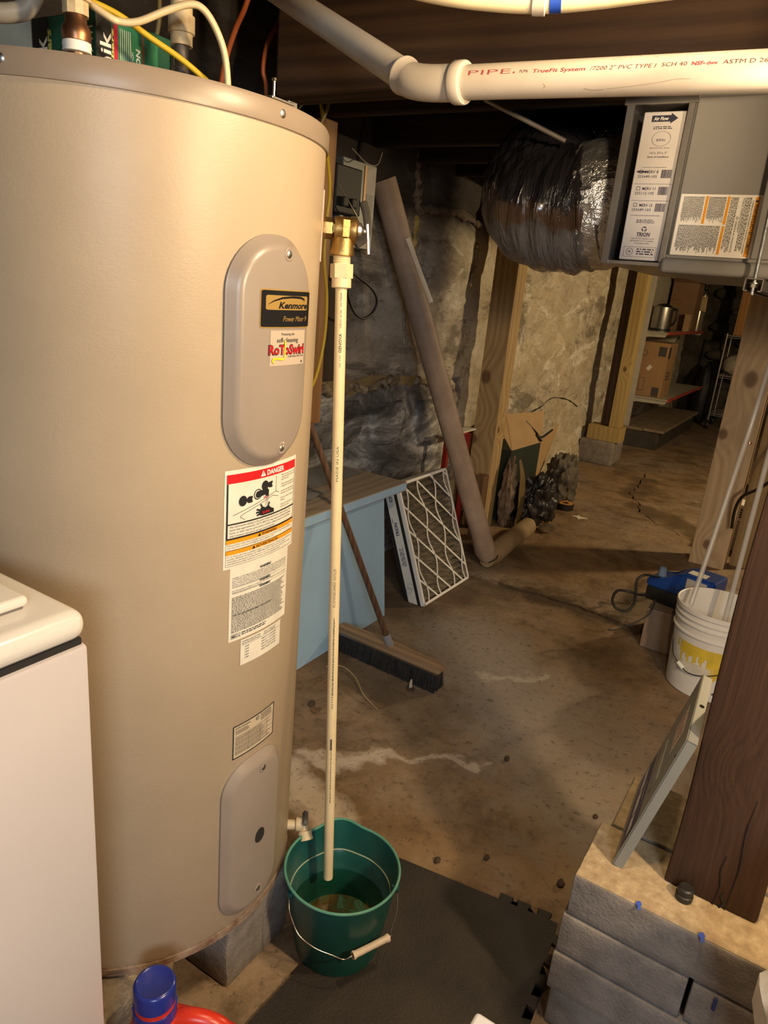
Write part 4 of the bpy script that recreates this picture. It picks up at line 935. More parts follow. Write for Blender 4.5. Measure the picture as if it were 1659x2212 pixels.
tocam = (Vector((0, 0, 1.5))-B); tocam = (tocam-dr*tocam.dot(dr)).normalized(); upn = dr.cross(tocam)
if upn.z < 0: upn = -upn
PRI = mat('pipe_red_ink', (.50, .09, .10), .5, var=.1); PRB = mat('pipe_brown_ink', (.22, .07, .05), .5, var=.1)
def pvm(x0):
    def f(u, v):
        a = v/R2; return B+dr*(u-B.x)/dr.x*1.0+(tocam*math.cos(a)+upn*math.sin(a))*(R2+.0004)
    return f
p = Print(); v0 = .0125
p.text('PIPE', -.722, v0-.0005, .089, .0090, 0, -.01); p.disc(-.626, v0+.001, .0018); p.text('TrueFit System', -.589, v0-.001, .099, .0062, .1, .015); p.text('NSF', -.313, v0, .018, .0058, 0, .03); p.text('dwv', -.290, v0, .017, .0055, 0, .02); p.disc(-.2935, v0+.002, .0012); p.build('print', pvm(0), PRI, pipe)
p = Print(); p.text('PLPN', -.615, v0, .016, .005, .1); p.text('/7200 2" PVC TYPE I', -.482, v0-.001, .113, .0065, .15); p.text('SCH 40', -.360, v0, .040, .0065); p.text('ASTM D 2665', -.266, v0, .079, .0065); p.build('print', pvm(0), PRB, pipe)
p = Print(); p.line([(-.49, -.016), (-.475, -.020), (-.455, -.019)], .0009); p.line([(-.45, -.018), (-.40, -.014), (-.36, -.010), (-.335, -.006), (-.31, -.006)], .0005); p.line([(-.565, -.006), (-.562, -.011), (-.566, -.013)], .0006); p.build('scuff', pvm(0), mat('scuff_brown', (.38, .27, .18), .6), pipe)

# ---- bright cream water pipe near the ceiling
wp = thing('water_pipe', 'bright cream plastic water pipe with a blue band and clip close to the ceiling', 'pipe', (-.5, 1.08, 1.888))
bm = newbm(); pth = smooth_path([(-.75, .97, 1.925), (-.62, 1.015, 1.896), (-.539, 1.059, 1.8905), (-.47, 1.088, 1.8905), (-.40, 1.112, 1.8965), (-.30, 1.14, 1.908), (.3, 1.31, 1.975)], 8); add_tube(bm, pth, .0135, 20); obj('pipe', bm, mat('cream_pipe_bright', (.80, .66, .40), .35, var=.05), wp, True)
bm = newbm(); add_tube(bm, [Vector((-.462, 1.0905, 1.891)), Vector((-.447, 1.0955, 1.892))], .0140, 20); sub(obj('band', bm, BLUET, wp, True), 'bright blue band')
bm = newbm(); add_lathe(bm, [(.0137, 0), (.0165, .001), (.0168, .018), (.0137, .019)], 22, axis_mtx((-.485, 1.083, 1.8905), (.93, .31, .01))); add_box(bm, (-.482, 1.07, 1.90), (-.466, 1.10, 1.96), .002, 1); obj('pipe_clip', bm, mat('pale_clip', (.66, .58, .46), .4), wp, True)

# ================================================================== AIR HANDLER
GAL = mat('galvanised_sheet', (.40, .38, .36), .34, .75, var=.08, scale=12)
DOOR = mat('grey_door_paint', (.225, .215, .205), .45, var=.04, scale=4)
ah = thing('air_handler', 'grey sheet-metal furnace cabinet hung from the joists at the upper right', 'air handler', (0, 2.5, 1.585))
fy = 2.10
bm = newbm(); add_box(bm, (-.462, fy, 1.625), (.62, 2.75, 2.022), .003, 2); obj('cabinet', bm, DOOR, ah)
bm = newbm(); add_box(bm, (-.470, fy-.014, 1.588), (.62, 2.75, 1.626), .012, 4); obj('bottom_rail', bm, DOOR, ah, True)
bm = newbm(); add_box(bm, (-.455, fy-.008, 1.634), (.60, fy+.002, 2.005), .003, 2); obj('door', bm, DOOR, ah)
bm = newbm()
add_box(bm, (-.632, fy, 1.610), (-.622, 2.75, 2.01), .001, 1); add_box(bm, (-.632, fy-.004, 1.602), (-.612, fy+.004, 2.01), .001, 1)
add_box(bm, (-.632, fy, 1.602), (-.466, 2.75, 1.612), .001, 1); add_box(bm, (-.640, fy-.006, 1.994), (-.452, 2.75, 2.016), .003, 2); add_box(bm, (-.478, fy-.002, 1.612), (-.462, fy+.02, 2.0), .002, 1)
add_box(bm, (-.622, 2.60, 1.612), (-.47, 2.62, 2.0)); obj('filter_rack', bm, GAL, ah)
wlb = sheet('warning_label', lambda u, v: Vector((u, fy-.0086, v)), -.450, 1.634, -.256, 1.782, mat('label_white', (.80, .76, .70), .4, var=.02), ah); sub(wlb, 'white warning label with orange bars turned on its side')
def side(u, v): return Vector((-.256-v, fy-.0092, 1.782-u))     # turned: u runs down, v runs left
p = Print(); H = .148; W = .194
p.rect(.004, .006, H-.004, .016); p.rect(.004, .0745, .070, .0805); p.rect(.074, .0745, H-.006, .0805); p.rect(.004, .126, .070, .132); OP = p.build('print', side, ORANGE, wlb)
side2 = lambda u, v: Vector((-.256-v, fy-.0097, 1.782-u))
def st(p, t, u, v, w, h): p.text(t, u, -v, w, h)
class PF(Print):
    def words(s, u0, v0, u1, v1, rows, rnd, fill=.5, ragged=.15): super().words(u0, v0, u1, v1, rows, rnd, fill, ragged)
p = Print(); sidet = lambda u, v: Vector((-.256+v, fy-.0097, 1.782-u))   # text: v up on the label = towards +x
p.text('WARNING/ADVERTISSEMENT', .020, -.0145, .118, .0066, 0, .02); p.poly([(.010, -.0145), (.018, -.0145), (.014, -.0080)])
p.text('CARBON MONOXIDE POISONING HAZARD', .012, -.0220, .125, .0036); p.text("RISQUE D'EMPOISONNEMENT", .008, -.0440, .080, .0040); p.text('DE CARBONE AU MONOXYDE', .050, -.0510, .085, .0040)
p.words(.006, -.039, H-.010, -.024, 5, rnd, .38, .1); p.words(.006, -.072, H-.008, -.054, 6, rnd, .38, .15)
p.words(.006, -.124, .068, -.083, 20, rnd, .42, .25); p.words(.074, -.186, H-.006, -.084, 44, rnd, .42, .25); p.words(.006, -.186, .068, -.135, 26, rnd, .42, .25)
p.build('print', sidet, INK, wlb)
# filter sitting in the rack, end label towards the room
flt = thing('air_filter', 'boxed furnace filter pushed into the rack, its white end label facing out', 'filter', (-.533, 2.35, 1.616))
bm = newbm(); add_box(bm, (-.588, fy+.012, 1.616), (-.478, 2.58, 1.980), .002, 1); obj('filter_frame', bm, mat('filter_card', (.62, .58, .56), .6, var=.03), flt)
FP = lambda off: plane_map((-.588, fy+.012-off, 1.616), (1, 0, 0), (0, 0, 1), 0)
p = Print(); p.poly([(.022, .340), (.070, .340), (.070, .335), (.088, .3475), (.070, .360), (.070, .355), (.022, .355)]); p.ring(.055, .300, .024, .0008, 24, .75)
p.words(.030, .322, .080, .330, 2, rnd); p.text('16"x 25"x 5"', .055, .264, .045, .005, 0, 0, 'C'); p.text('Sheet of Installation', .055, .255, .055, .0045, 0, .01, 'C'); p.text('Nominal Size', .055, .277, .05, .003, 0, 0, 'C'); p.words(.043, .294, .068, .300, 2, rnd)
for i, t in enumerate(('MERV 8', 'MERV 11', 'MERV 13')):
    z = .214-.041*i; p.rect(.006, z+.018, .104, z+.0188) if i else p.words(.02, z+.017, .09, z+.019, 1, rnd)
    p.frame(.014, z+.003, .024, z+.012, .0012); p.text(t, .030, z+.0035, .034, .0072, 0, .01); p.text(('255649-105', '255112-105', '255649-103')[i], .012, z-.0075, .050, .0065, 0, .005); p.bars(.072, z-.008, .098, z+.012, rnd)
p.line([(.008, .2215), (.03, .221)], .004)
p.words(.012, .112, .092, .1145, 1, rnd); p.words(.030, .094, .080, .104, 3, rnd)
for k in range(3):
    a = k*2*PI/3+PI/2; p.line([(.055+.0065*math.cos(a-.8), .0795+.006*math.sin(a-.8)), (.055+.0065*math.cos(a+.6), .0795+.006*math.sin(a+.6))], .003)
p.text('TRION', .055, .0620, .036, .0085, .15, .03, 'C'); p.rect(.038, .0600, .072, .0608)
for i, t in enumerate(('THIS FILTER SHOULD NOT', 'BE EXPOSED TO UV CONTROL', 'Meets NSTL/UL 867')): p.text(t, .055, .0535-.0060*i, .062 if i < 2 else .04, .0030, 0, 0, 'C')
p.frame(.010, .008, .096, .034, .0007); p.ring(.026, .021, .0095, .0010, 18); p.text('UL', .026, .0185, .008, .006, 0, .03, 'C'); p.words(.045, .013, .092, .031, 3, rnd)
p.build('print', FP(.0006), mat('navy_ink', (.03, .028, .06), .5), flt)
p = Print(); p.text('Air Flow', .046, .3435, .038, .0078, .15, .03, 'C'); p.build('print', FP(.0011), WHITEP, flt)
# ---- strut channel and threaded rod holding the cabinet
sh = thing('strut_hanger', 'steel strut channel and threaded rod hanging in front of the grey cabinet', 'hanger', (-.228, 2.05, 1.556))
bm = newbm()
for lo, hi in (((-.250, 2.045, 1.556), (-.247, 2.9, 1.587)), ((-.2095, 2.045, 1.556), (-.2065, 2.9, 1.587)), ((-.250, 2.045, 1.5845), (-.2065, 2.9, 1.5875)), ((-.250, 2.045, 1.556), (-.240, 2.9, 1.5590)), ((-.2165, 2.045, 1.556), (-.2065, 2.9, 1.5590))): add_box(bm, lo, hi, .0008, 1)
obj('channel', bm, mat('strut_steel', (.25, .22, .21), .45, .7, var=.1), sh)
bm = newbm(); add_cyl(bm, (-.228, 2.058, 1.548), (-.240, 2.062, 2.045), .0048, seg=14); obj('threaded_rod', bm, mat('zinc_rod', (.33, .36, .40), .32, .9, var=.1, bmp=.3, bscale=300), sh, True)
bm = newbm(); add_lathe(bm, [(.005, 0), (.0095, 0), (.0095, .008), (.005, .008)], 6, Matrix.Translation((-.228, 2.058, 1.566))); add_lathe(bm, [(.005, 0), (.012, 0), (.012, .002), (.005, .002)], 20, Matrix.Translation((-.228, 2.058, 1.5750))); obj('nut', bm, STEEL, sh, True, ang=30)
# ================================================================== FLEXIBLE DUCT
def duct_mat():
    m, nt, b = nodes('black_duct_film'); P = coord(nt); f = noise_n(nt, P, 2.6, 4, .6, .4)
    c = ramp(nt, f, [(.40, (.022, .019, .020)), (.52, (.075, .064, .058)), (.60, (.12, .10, .09)), (.66, (.15, .065, .022)), (.72, (.07, .055, .045))])
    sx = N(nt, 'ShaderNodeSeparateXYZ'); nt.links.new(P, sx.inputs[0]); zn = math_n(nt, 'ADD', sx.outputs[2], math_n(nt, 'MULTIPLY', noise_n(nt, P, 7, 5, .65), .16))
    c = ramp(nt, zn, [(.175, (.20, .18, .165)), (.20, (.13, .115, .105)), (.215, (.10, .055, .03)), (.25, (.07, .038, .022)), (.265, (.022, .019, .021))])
    nt.links.new(c, b.inputs['Base Color']); b.inputs['Roughness'].default_value = .24; b.inputs['Coat Weight'].default_value = .5; b.inputs['Coat Roughness'].default_value = .12
    mp = N(nt, 'ShaderNodeMapping'); mp.inputs['Scale'].default_value = (16, 3.5, 2.2); nt.links.new(P, mp.inputs['Vector'])
    w1 = noise_n(nt, mp.outputs[0], 1.0, 5, .6, .8); bump(nt, b, w1, 1.0, .05); return m
duct = thing('flexible_duct', 'fat black plastic-wrapped flexible duct curving out of the grey cabinet', 'duct', (-.85, 2.38, 1.58))
pth = smooth_path([(-.64, 2.40, 1.80), (-.72, 2.39, 1.785), (-.83, 2.38, 1.765), (-.93, 2.40, 1.775), (-1.0, 2.48, 1.825), (-1.03, 2.62, 1.91), (-1.02, 2.80, 2.02)], 9)
rr = [.165+.022*min(1, i/16) + (.007*math.sin(i*1.9)) for i in range(len(pth))]
bm = newbm(); vs = add_tube(bm, pth, rr, 48)
for v in vs: v.co += (v.co-Vector((-.85, 2.45, 1.8))).normalized()*(.010*noise.noise(Vector((v.co.x*26, v.co.y*6, v.co.z*6)))+.006*noise.noise(v.co*18))
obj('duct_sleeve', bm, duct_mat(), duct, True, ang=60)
bm = newbm(); pth2 = [Vector((-.634, 2.40, 1.806)), Vector((-.655, 2.40, 1.804)), Vector((-.68, 2.398, 1.80)), Vector((-.705, 2.394, 1.795)), Vector((-.745, 2.388, 1.785)), Vector((-.79, 2.384, 1.775))]
vs = add_tube(bm, pth2, [.172, .180, .182, .187, .190, .189], 64, cap=False)
for v in vs: v.co += Vector((0, v.co.y-2.40, v.co.z-1.8)).normalized()*(.010*noise.noise(v.co*40)+.006*noise.noise(v.co*90)); v.co.x += .012*noise.noise(Vector((v.co.y*20, v.co.z*20, 0))) if v.co.x < -.72 else 0
sub(obj('foil_tape', bm, mat('crumpled_foil', (.88, .85, .82), .32, .9, var=.2, scale=20, bmp=1.0, bscale=45), duct, True, ang=25), 'crumpled silver foil tape at the cabinet end')
bm = newbm(); add_tube(bm, [Vector((-1.09, 2.18, 2.046)), Vector((-.84, 2.24, 1.94))], .007, 10); tag(obj('conduit', bm, mat('dull_conduit', (.42, .36, .30), .4, .6), smooth=True), 'thin pale metal conduit running diagonally below the drain pipe', 'conduit')
bm = newbm(); add_box(bm, (-.87, 2.86, 1.985), (-.66, 3.02, 1.992), 0, mtx=None); tag(obj('scrap_board', bm, mat('tan_sheet', (.30, .23, .13), .6)), 'tan scrap sheet lying above the black duct', 'board')

# ================================================================== WORKBENCH CABINET
BLUEP = mat('pale_blue_paint', (.36, .56, .80), .35, var=.06, scale=2)
bench = thing('workbench', 'pale blue painted cabinet with a worn grey-brown wooden top against the stone wall', 'cabinet', (-1.72, 2.3, 0))
bm = newbm(); add_box(bm, (-1.90, 1.50, .0), (-1.528, 2.638, .622), .002, 1)
for v in bm.verts:
    if v.co.y > 2.5 and v.co.z > .3: v.co.y -= .105
obj('body', bm, BLUEP, bench)
WT = wood('worn_bench_top', (.36, .30, .235), (.24, .19, .145), 'Y', 16, rough=.75, bmp=.3)
bm = newbm(); add_box(bm, (-1.92, 1.46, .622), (-1.492, 2.66, .664), .004, 2); obj('top', bm, WT, bench)
bm = newbm(); add_box(bm, (-1.4935, 1.47, .626), (-1.4905, 2.655, .660), .001, 1); sub(obj('edge_strip', bm, BLUEP, bench), 'pale blue front edge strip')
CLOTHG = mat('grey_paper', (.42, .43, .46), .8, var=.1, scale=6)
for i, (x, y, z, rx, ry, lab, cat) in enumerate(((-1.80, 2.40, .667, .10, .22, 'flat grey paper sheet on the blue cabinet top by the wall', 'paper'), (-1.70, 2.05, .668, .11, .16, 'crumpled grey cloth on the blue cabinet top behind the cream pipe', 'cloth'))):
    bm = newbm(); n = 14; gr = []
    for a in range(n+1):
        row = []
        for c_ in range(n+1):
            u, v = a/n*2-1, c_/n*2-1; q = Vector((x+u*rx+.01*noise.noise(Vector((v*2, i, 0))), y+v*ry+.012*noise.noise(Vector((u*2, i, 3))), 0))
            q.z = z+max(0, (.004 if i == 0 else .030)*(noise.noise(Vector((q.x*9, q.y*9, i)))+.35)); row.append(bm.verts.new(q))
        gr.append(row)
    for a in range(n):
        for c_ in range(n): bm.faces.new((gr[a][c_], gr[a+1][c_], gr[a+1][c_+1], gr[a][c_+1]))
    r = bmesh.ops.solidify(bm, geom=bm.faces[:], thickness=.0015)
    tag(obj(('paper_sheet', 'cloth')[i], bm, CLOTHG, smooth=True, ang=60), lab, cat)
# ================================================================== PUSH BROOM
broom = thing('push_broom', 'wide push broom with black bristles standing on the floor, handle against the bench', 'broom', (-1.27, 2.24, 0))
BW = wood('broom_block_wood', (.40, .27, .16), (.24, .15, .085), 'X', 20, rough=.6)
bm = newbm(); pr = [(-.255, .0), (-.25, .024), (-.12, .028), (-.04, .036), (.04, .036), (.12, .028), (.25, .024), (.255, .0)]
def bp(u, v, z): return Vector((-1.268+u*.998, 2.243+v-u*.045, z))
poly = [(-.255, -.022), (-.245, -.03), (.245, -.03), (.255, -.022), (.255, .022), (.24, .032), (.08, .034), (.04, .040), (-.04, .040), (-.08, .034), (-.24, .032), (-.255, .022)]
add_prism(bm, poly, .028, lambda u, v, h: bp(u, v, .078+h)); bmesh.ops.bevel(bm, geom=[e for e in bm.edges if abs(e.verts[0].co.z-e.verts[1].co.z) < .001], offset=.006, segments=2, affect='EDGES')
obj('brush_block', bm, BW, broom, True, ang=40)
bm = newbm(); rnd = random.Random(11)
for row in range(7):
    for k in range(170):
        u = -.247+.494*(k+rnd.random()*.6)/170; v = -.026+.052*row/6; sp = (row-3)*.003+(rnd.random()-.5)*.006; dx = (rnd.random()-.5)*.006+u*.02
        a, b = bp(u, v, .080), bp(u+dx, v+sp, .001+.004*rnd.random())
        s = .0016; q = [bm.verts.new(a+Vector((-s, -s, 0))), bm.verts.new(a+Vector((s, -s, 0))), bm.verts.new(a+Vector((0, s, 0))), bm.verts.new(b+Vector((-s, -s, 0))), bm.verts.new(b+Vector((s, -s, 0))), bm.verts.new(b+Vector((0, s, 0)))]
        for i in range(3): j = (i+1) % 3; bm.faces.new((q[i], q[j], q[3+j], q[3+i]))
add_prism(bm, [(-.248, -.022), (.248, -.022), (.248, .022), (-.248, .022)], .072, lambda u, v, h: bp(u, v, .008+h))
br = obj('bristles', bm, mat('dark_bristle', (.03, .027, .026), .7, var=.3, scale=40), broom); br['kind'] = 'stuff'
bm = newbm(); add_prism(bm, [(-.25, -.031), (.25, -.031), (.25, -.028), (-.25, -.028)], .004, lambda u, v, h: bp(u, v, .078+h)); obj('trim_wire', bm, STEEL, broom)
h0 = bp(.005, .004, .102); h1 = Vector((-1.5855, 2.0535, .981))
hd = (h1-h0).normalized()
bm = newbm(); add_lathe(bm, [(.015, -.01), (.0165, .0), (.0155, .045), (.013, .05)], 8, axis_mtx(h0, hd)); sub(obj('socket', bm, mat('grey_socket_plastic', (.30, .30, .33), .4), broom, True, ang=30), 'grey plastic handle socket')
bm = newbm(); add_tube(bm, [h0+hd*.02, h0+hd*.5, h1], [.0125, .0125, .012], 16); obj('handle', bm, wood('dark_handle', (.17, .09, .05), (.08, .04, .022), 'Z', 30, rough=.5), broom, True)

# ================================================================== LEANING PLEATED FILTER
fb = Vector((-1.432, 2.848, .004)); fw = Vector((.012, 1, 0)).normalized(); fupt = Vector((-1.652, 2.848, .59)); fup = (fupt-fb).normalized(); fn = fw.cross(fup).normalized()
if fn.x < 0: fn = -fn
FW, FH, FT = .488, .618, .105
pf = thing('pleated_filter', 'white cardboard-framed pleated furnace filter leaning beside the blue cabinet', 'filter', tuple(fb+fw*.2-fn*.05))
def fpt(u, v, w): return fb+fw*u+fup*v+fn*w
CARD = mat('filter_card_white', (.86, .83, .79), .55, var=.04); BLK = mat('black_edge', (.02, .018, .018), .6)
def fbox(bm, lo, hi, bev=.001):
    M = Matrix((fw, fup, fn)).transposed().to_4x4(); M.translation = fb; add_box(bm, lo, hi, bev, 1, mtx=M)
bm = newbm(); th = .004
fbox(bm, (0, 0, -FT), (th, FH, 0)); fbox(bm, (FW-th, 0, -FT), (FW, FH, 0)); fbox(bm, (0, 0, -FT), (FW, th, 0)); fbox(bm, (0, FH-th, -FT), (FW, FH, 0)); obj('frame', bm, CARD, pf)
bm = newbm(); fbox(bm, (-.002, 0, -FT-.002), (.006, FH, -FT+.020)); fbox(bm, (-.002, .003, -.036), (.002, FH-.003, -.019)); sub(obj('seal_strip', bm, BLK, pf), 'black edge strips along the side')
# lattice face: card border plus wavy diagonal straps with real openings
bm = newbm()
fbox(bm, (0, 0, 0), (.014, FH, .002)); fbox(bm, (FW-.014, 0, 0), (FW, FH, .002)); fbox(bm, (0, 0, 0), (FW, .014, .002)); fbox(bm, (0, FH-.014, 0), (FW, FH, .002))
bm2 = newbm()
def strap(b_, pts, wd):
    for (a, c_) in zip(pts, pts[1:]):
        a, c_ = Vector(a), Vector(c_); d = (c_-a); L = d.length; d.normalize(); n = Vector((-d.y, d.x))*wd/2; d = d*.0015
        vs = [a-n-d, c_-n+d, c_+n+d, a+n-d]; lo = [b_.verts.new(fpt(v.x, v.y, .0)) for v in vs]; hi = [b_.verts.new(fpt(v.x, v.y, .0025)) for v in vs]
        b_.faces.new(hi); b_.faces.new(lo[::-1])
        for i in range(4): j = (i+1) % 4; b_.faces.new((lo[i], lo[j], hi[j], hi[i]))
obj('face_border', bm, CARD, pf)
nc, nr = 3.5, 5.0; cw = (FW-.01)/nc; rh = FH/nr
def clip(pts):
    return [p for p in pts if .004 <= p[0] <= FW-.004 and .004 <= p[1] <= FH-.004]
for k in range(-5, 5):     # straight diagonals one way
    pts = clip([(k*cw+.02+cw*t/10, FH-rh*t/10) for t in range(0, 80)]); 
    if len(pts) > 2: bmA = newbm(); strap(bmA, [pts[0], pts[-1]], .009); obj('strap', bmA, CARD, pf)
for k in range(0, 5):      # wavy bars the other way
    pts = clip([(k*cw+.045+.15*cw*math.sin(2*PI*(t/60*nr/2)+k*PI)*.9, FH*t/60) for t in range(61)])
    if len(pts) > 2: bmA = newbm(); strap(bmA, pts, .008); obj('strap', bmA, CARD, pf)
# dirty pleats behind the lattice
PLE = mat('dusty_pleat', (.30, .245, .175), .9, var=.25, scale=18)
bm = newbm(); npl = 19; prev = None
for i in range(npl*2+1):
    v = .006+(FH-.012)*i/(npl*2); w = -.006 if i % 2 else -.055
    cur = (bm.verts.new(fpt(.004, v, w)), bm.verts.new(fpt(FW-.004, v, w)))
    if prev: bm.faces.new((prev[0], prev[1], cur[1], cur[0]))
    prev = cur
obj('pleats', bm, PLE, pf)
bm = newbm(); fbox(bm, (FW-.010, .004, -FT+.004), (FW-.0045, FH-.004, -.003)); obj('pleat_end', bm, PLE, pf)
sp = lambda u, v: fb-fw*.0008+fup*u-fn*(.060+v)
p = Print(); p.text('TRION', .362, -.006, .070, .017, .15, .03); p.line([(.43, .014), (.452, .017)], .003); p.frame(.535, -.008, .560, .008, .004); p.build('print', lambda u, v: fb-fw*.0008+fup*u-fn*(.060+v), NAVY, pf)
p = Print(); rnd = random.Random(5); p.words(.21, -.012, .31, .014, 3, rnd, .45); p.ring(.085, .008, .016, .0012, 18); p.ring(.105, -.004, .016, .0012, 18); p.build('print', lambda u, v: fb-fw*.0008+fup*u-fn*(.060+v), NAVY, pf)

# ================================================================== LONG BENT TUBE
TUBE = mat('brown_tube', (.37, .275, .215), .6, var=.12, scale=6, col2=(.28, .20, .15), bmp=.25, bscale=30)
TUBE2 = mat('tan_tube', (.36, .25, .14), .65, var=.15, scale=6, col2=(.24, .16, .085), bmp=.3, bscale=30)
t0, t1, t2 = Vector((-1.875, 2.85, 1.92)), Vector((-1.415, 3.535, .062)), Vector((-1.475, 4.33, .058))
tube = thing('cardboard_tube', 'long brown cardboard tube leaning on the stone wall, its foot bent along the floor', 'tube', (-1.415, 3.535, 0))
bm = newbm(); dd = (t0-t1).normalized()
add_tube(bm, [t0, t0.lerp(t1, .3), t0.lerp(t1, .6), t1+dd*.17, t1+dd*.06, t1], [.056, .055, .055, .056, .060, .040], 28, jitter=.06); obj('upright_section', bm, TUBE, tube, True, ang=60)
bm = newbm(); d2 = (t2-t1).normalized(); add_tube(bm, [t1-d2*.02+Vector((0, 0, -.006)), t1+d2*.06, t1+d2*.16, t1+d2*.45, t2-d2*.04, t2-d2*.012, t2], [.038, .057, .058, .057, .056, .048, .03], 28, jitter=.06); sub(obj('floor_section', bm, TUBE2, tube, True, ang=60), 'tan lower length lying on the floor')
bm = newbm(); add_tube(bm, smooth_path([t1+Vector((.03, -.05, .0)), t1+Vector((.058, -.02, .02)), t1+Vector((.052, .02, .03))], 5), .003, 6); obj('tear', bm, DARK, tube)
bm = newbm(); M = axis_mtx(t0.lerp(t1, .13), (.92, -.36, .25), (t1-t0).normalized()); R_ = []
for i in range(2):
    row = []
    for k in range(7):
        a = (k/6-.5)*.45; row.append(bm.verts.new(M @ Vector((-.0+.30*i, .0585*math.sin(a), .0585*math.cos(a)-.0005))))
    R_.append(row)
for k in range(6): bm.faces.new((R_[0][k], R_[0][k+1], R_[1][k+1], R_[1][k]))
sub(obj('tape_label', bm, mat('pale_tape', (.58, .52, .47), .5), tube, True), 'pale label strip')

# ================================================================== POSTS
PINE = wood('pine_post', (.50, .36, .18), (.32, .20, .09), 'Z', 20, knots=((-.04, -.07, .99, .034), (-.07, -.07, .59, .026), (.0755, -.03, .67, .018)), rough=.65, kcol=(.10, .045, .02))
def timber(name, lo, hi, m, label, cat='post', bev=.004):
    bm = newbm(); add_box(bm, lo, hi, bev, 2); return tag(obj(name, bm, m), label, cat)
timber('wooden_post', (-1.875, 4.135, 0), (-1.722, 4.28, 2.05), PINE, 'knotty pine post in front of the stone wall behind the leaning tube')
PINE2 = wood('yellow_pine', (.46, .34, .14), (.32, .22, .085), 'Z', 18, knots=((.0, -.075, .55, .02),), rough=.65, kcol=(.08, .04, .02))
timber('wooden_post', (-1.718, 6.85, .372), (-1.614, 6.99, 2.05), PINE2, 'yellow pine post standing on a short wood block beside the metal shelves')
timber('wood_block', (-1.905, 6.83, .232), (-1.590, 7.02, .371), PINE2, 'short yellow wood block between the far post and its concrete footing', 'wood block')
tag(obj('concrete_footing', rough_box((-1.95, 6.79, .006), (-1.62, 7.15, .231), .012, .005, 50), CMU, smooth=True, ang=40), 'rough concrete footing block under the far pine post', 'concrete block')
timber('shade_strip', (-1.81, 6.90, .375), (-1.722, 7.0, 2.05), wood('shade_strip_wood', (.10, .06, .035), (.05, .03, .02), 'Z', 16), 'dark upright strip standing in for the shade left of the far yellow post', 'plank')  # strip added for the dark shade beside the post
PINE3 = wood('weathered_pine', (.62, .45, .27), (.40, .27, .15), 'Z', 16, knots=((.0, -.09, 1.15, .038), (-.075, -.09, .82, .026), (-.02, -.09, .14, .024)), rough=.7, kcol=(.12, .065, .035), bands=.35)
timber('wooden_post', (-.508, 4.58, .003), (-.308, 4.76, 2.05), PINE3, 'wide weathered pine post behind the white bucket and clear tubes')
timber('plank', (-.290, 4.72, .003), (-.185, 4.76, 2.05), wood('yellow_plank', (.36, .24, .10), (.25, .16, .07), 'Z', 14), 'yellowish plank upright just right of the weathered pine post', 'plank')
OR = wood('orange_board', (.50, .26, .10), (.36, .17, .06), 'Z', 16)
timber('plank', (-1.26, 10.42, 1.236), (-1.14, 10.46, 2.0), OR, 'orange board standing on the wire cart left of the weathered post', 'plank')
timber('wall_stud', (-1.93, 2.318, .905), (-1.80, 2.40, 2.05), wood('orange_stud', (.42, .225, .09), (.26, .12, .045), 'Z', 14, rough=.55), 'orange-brown wall stud behind the cream discharge pipe', 'stud')
timber('wall_board', (-1.94, 2.50, 1.06), (-1.88, 2.62, 1.58), wood('dark_board2', (.07, .045, .03), (.035, .02, .014), 'Z', 14), 'dark brown board on the wall right of the cream pipe', 'board')
timber('wood_scrap', (-1.72, 3.90, .003), (-1.66, 3.99, .42), wood('scrap_brown', (.20, .11, .055), (.11, .06, .03), 'Z', 16), 'short brown board end standing at the foot of the knotty post', 'board')
# red frame and dark scrap behind the tube
rf = thing('red_frame', 'red metal frame standing against the wall between tube and knotty post', 'frame', (-1.90, 3.95, .0))
REDM = mat('red_paint', (.34, .022, .018), .4, var=.1)
bm = newbm()
for lo, hi in (((-1.90, 3.78, .02), (-1.87, 3.81, .66)), ((-1.90, 4.07, .02), (-1.87, 4.10, .66)), ((-1.90, 3.78, .63), (-1.87, 4.10, .66)), ((-1.90, 3.78, .0), (-1.87, 4.10, .03))): add_box(bm, lo, hi, .003, 1)
obj('frame', bm, REDM, rf)
bm = newbm(); add_box(bm, (-1.90, 3.70, .662), (-1.83, 4.08, .672), .001, 1); sub(obj('top_board', bm, PAPER, rf), 'pale strip across the top')
# ================================================================== WALL ELECTRICS
eb = thing('fuse_box', 'grey electrical disconnect box with an orange striped label high on the stone wall', 'electrical box', (-1.93, 2.64, 1.62))
bm = newbm(); add_box(bm, (-1.96, 2.50, 1.62), (-1.84, 2.745, 1.955), .004, 2); obj('box', bm, mat('blue_grey_enamel', (.10, .115, .125), .4), eb)
bm = newbm(); add_box(bm, (-1.8405, 2.660, 1.765), (-1.8385, 2.740, 1.945), .0005, 1); lbx = sub(obj('label', bm, mat('grey_label', (.36, .33, .32), .5), eb), 'pale label with an orange stripe')
bm = newbm(); add_box(bm, (-1.839, 2.655, 1.80), (-1.837, 2.668, 1.945), .0005, 1); obj('stripe', bm, ORANGE, lbx)
p = Print(); p.words(2.672, 1.772, 2.735, 1.84, 9, random.Random(2), .4); p.build('print', lambda u, v: Vector((-1.8378, u, v)), INK, lbx)
BLKC0 = mat('dark_bakelite', (.008, .008, .009), .6)
bk = thing('breaker_block', 'black breaker block with moulded levers beside the grey electrical box', 'breaker', (-1.86, 2.5, 1.75))
bm = newbm(); add_box(bm, (-1.90, 2.41, 1.74), (-1.80, 2.585, 1.915), .006, 2); obj('housing', bm, BLKC0, bk)
for i in range(2):
    bm = newbm(); add_box(bm, (-1.80, 2.44+.06*i, 1.765), (-1.78, 2.475+.06*i, 1.80), .004, 2); obj('lever', bm, BLKC0, bk)
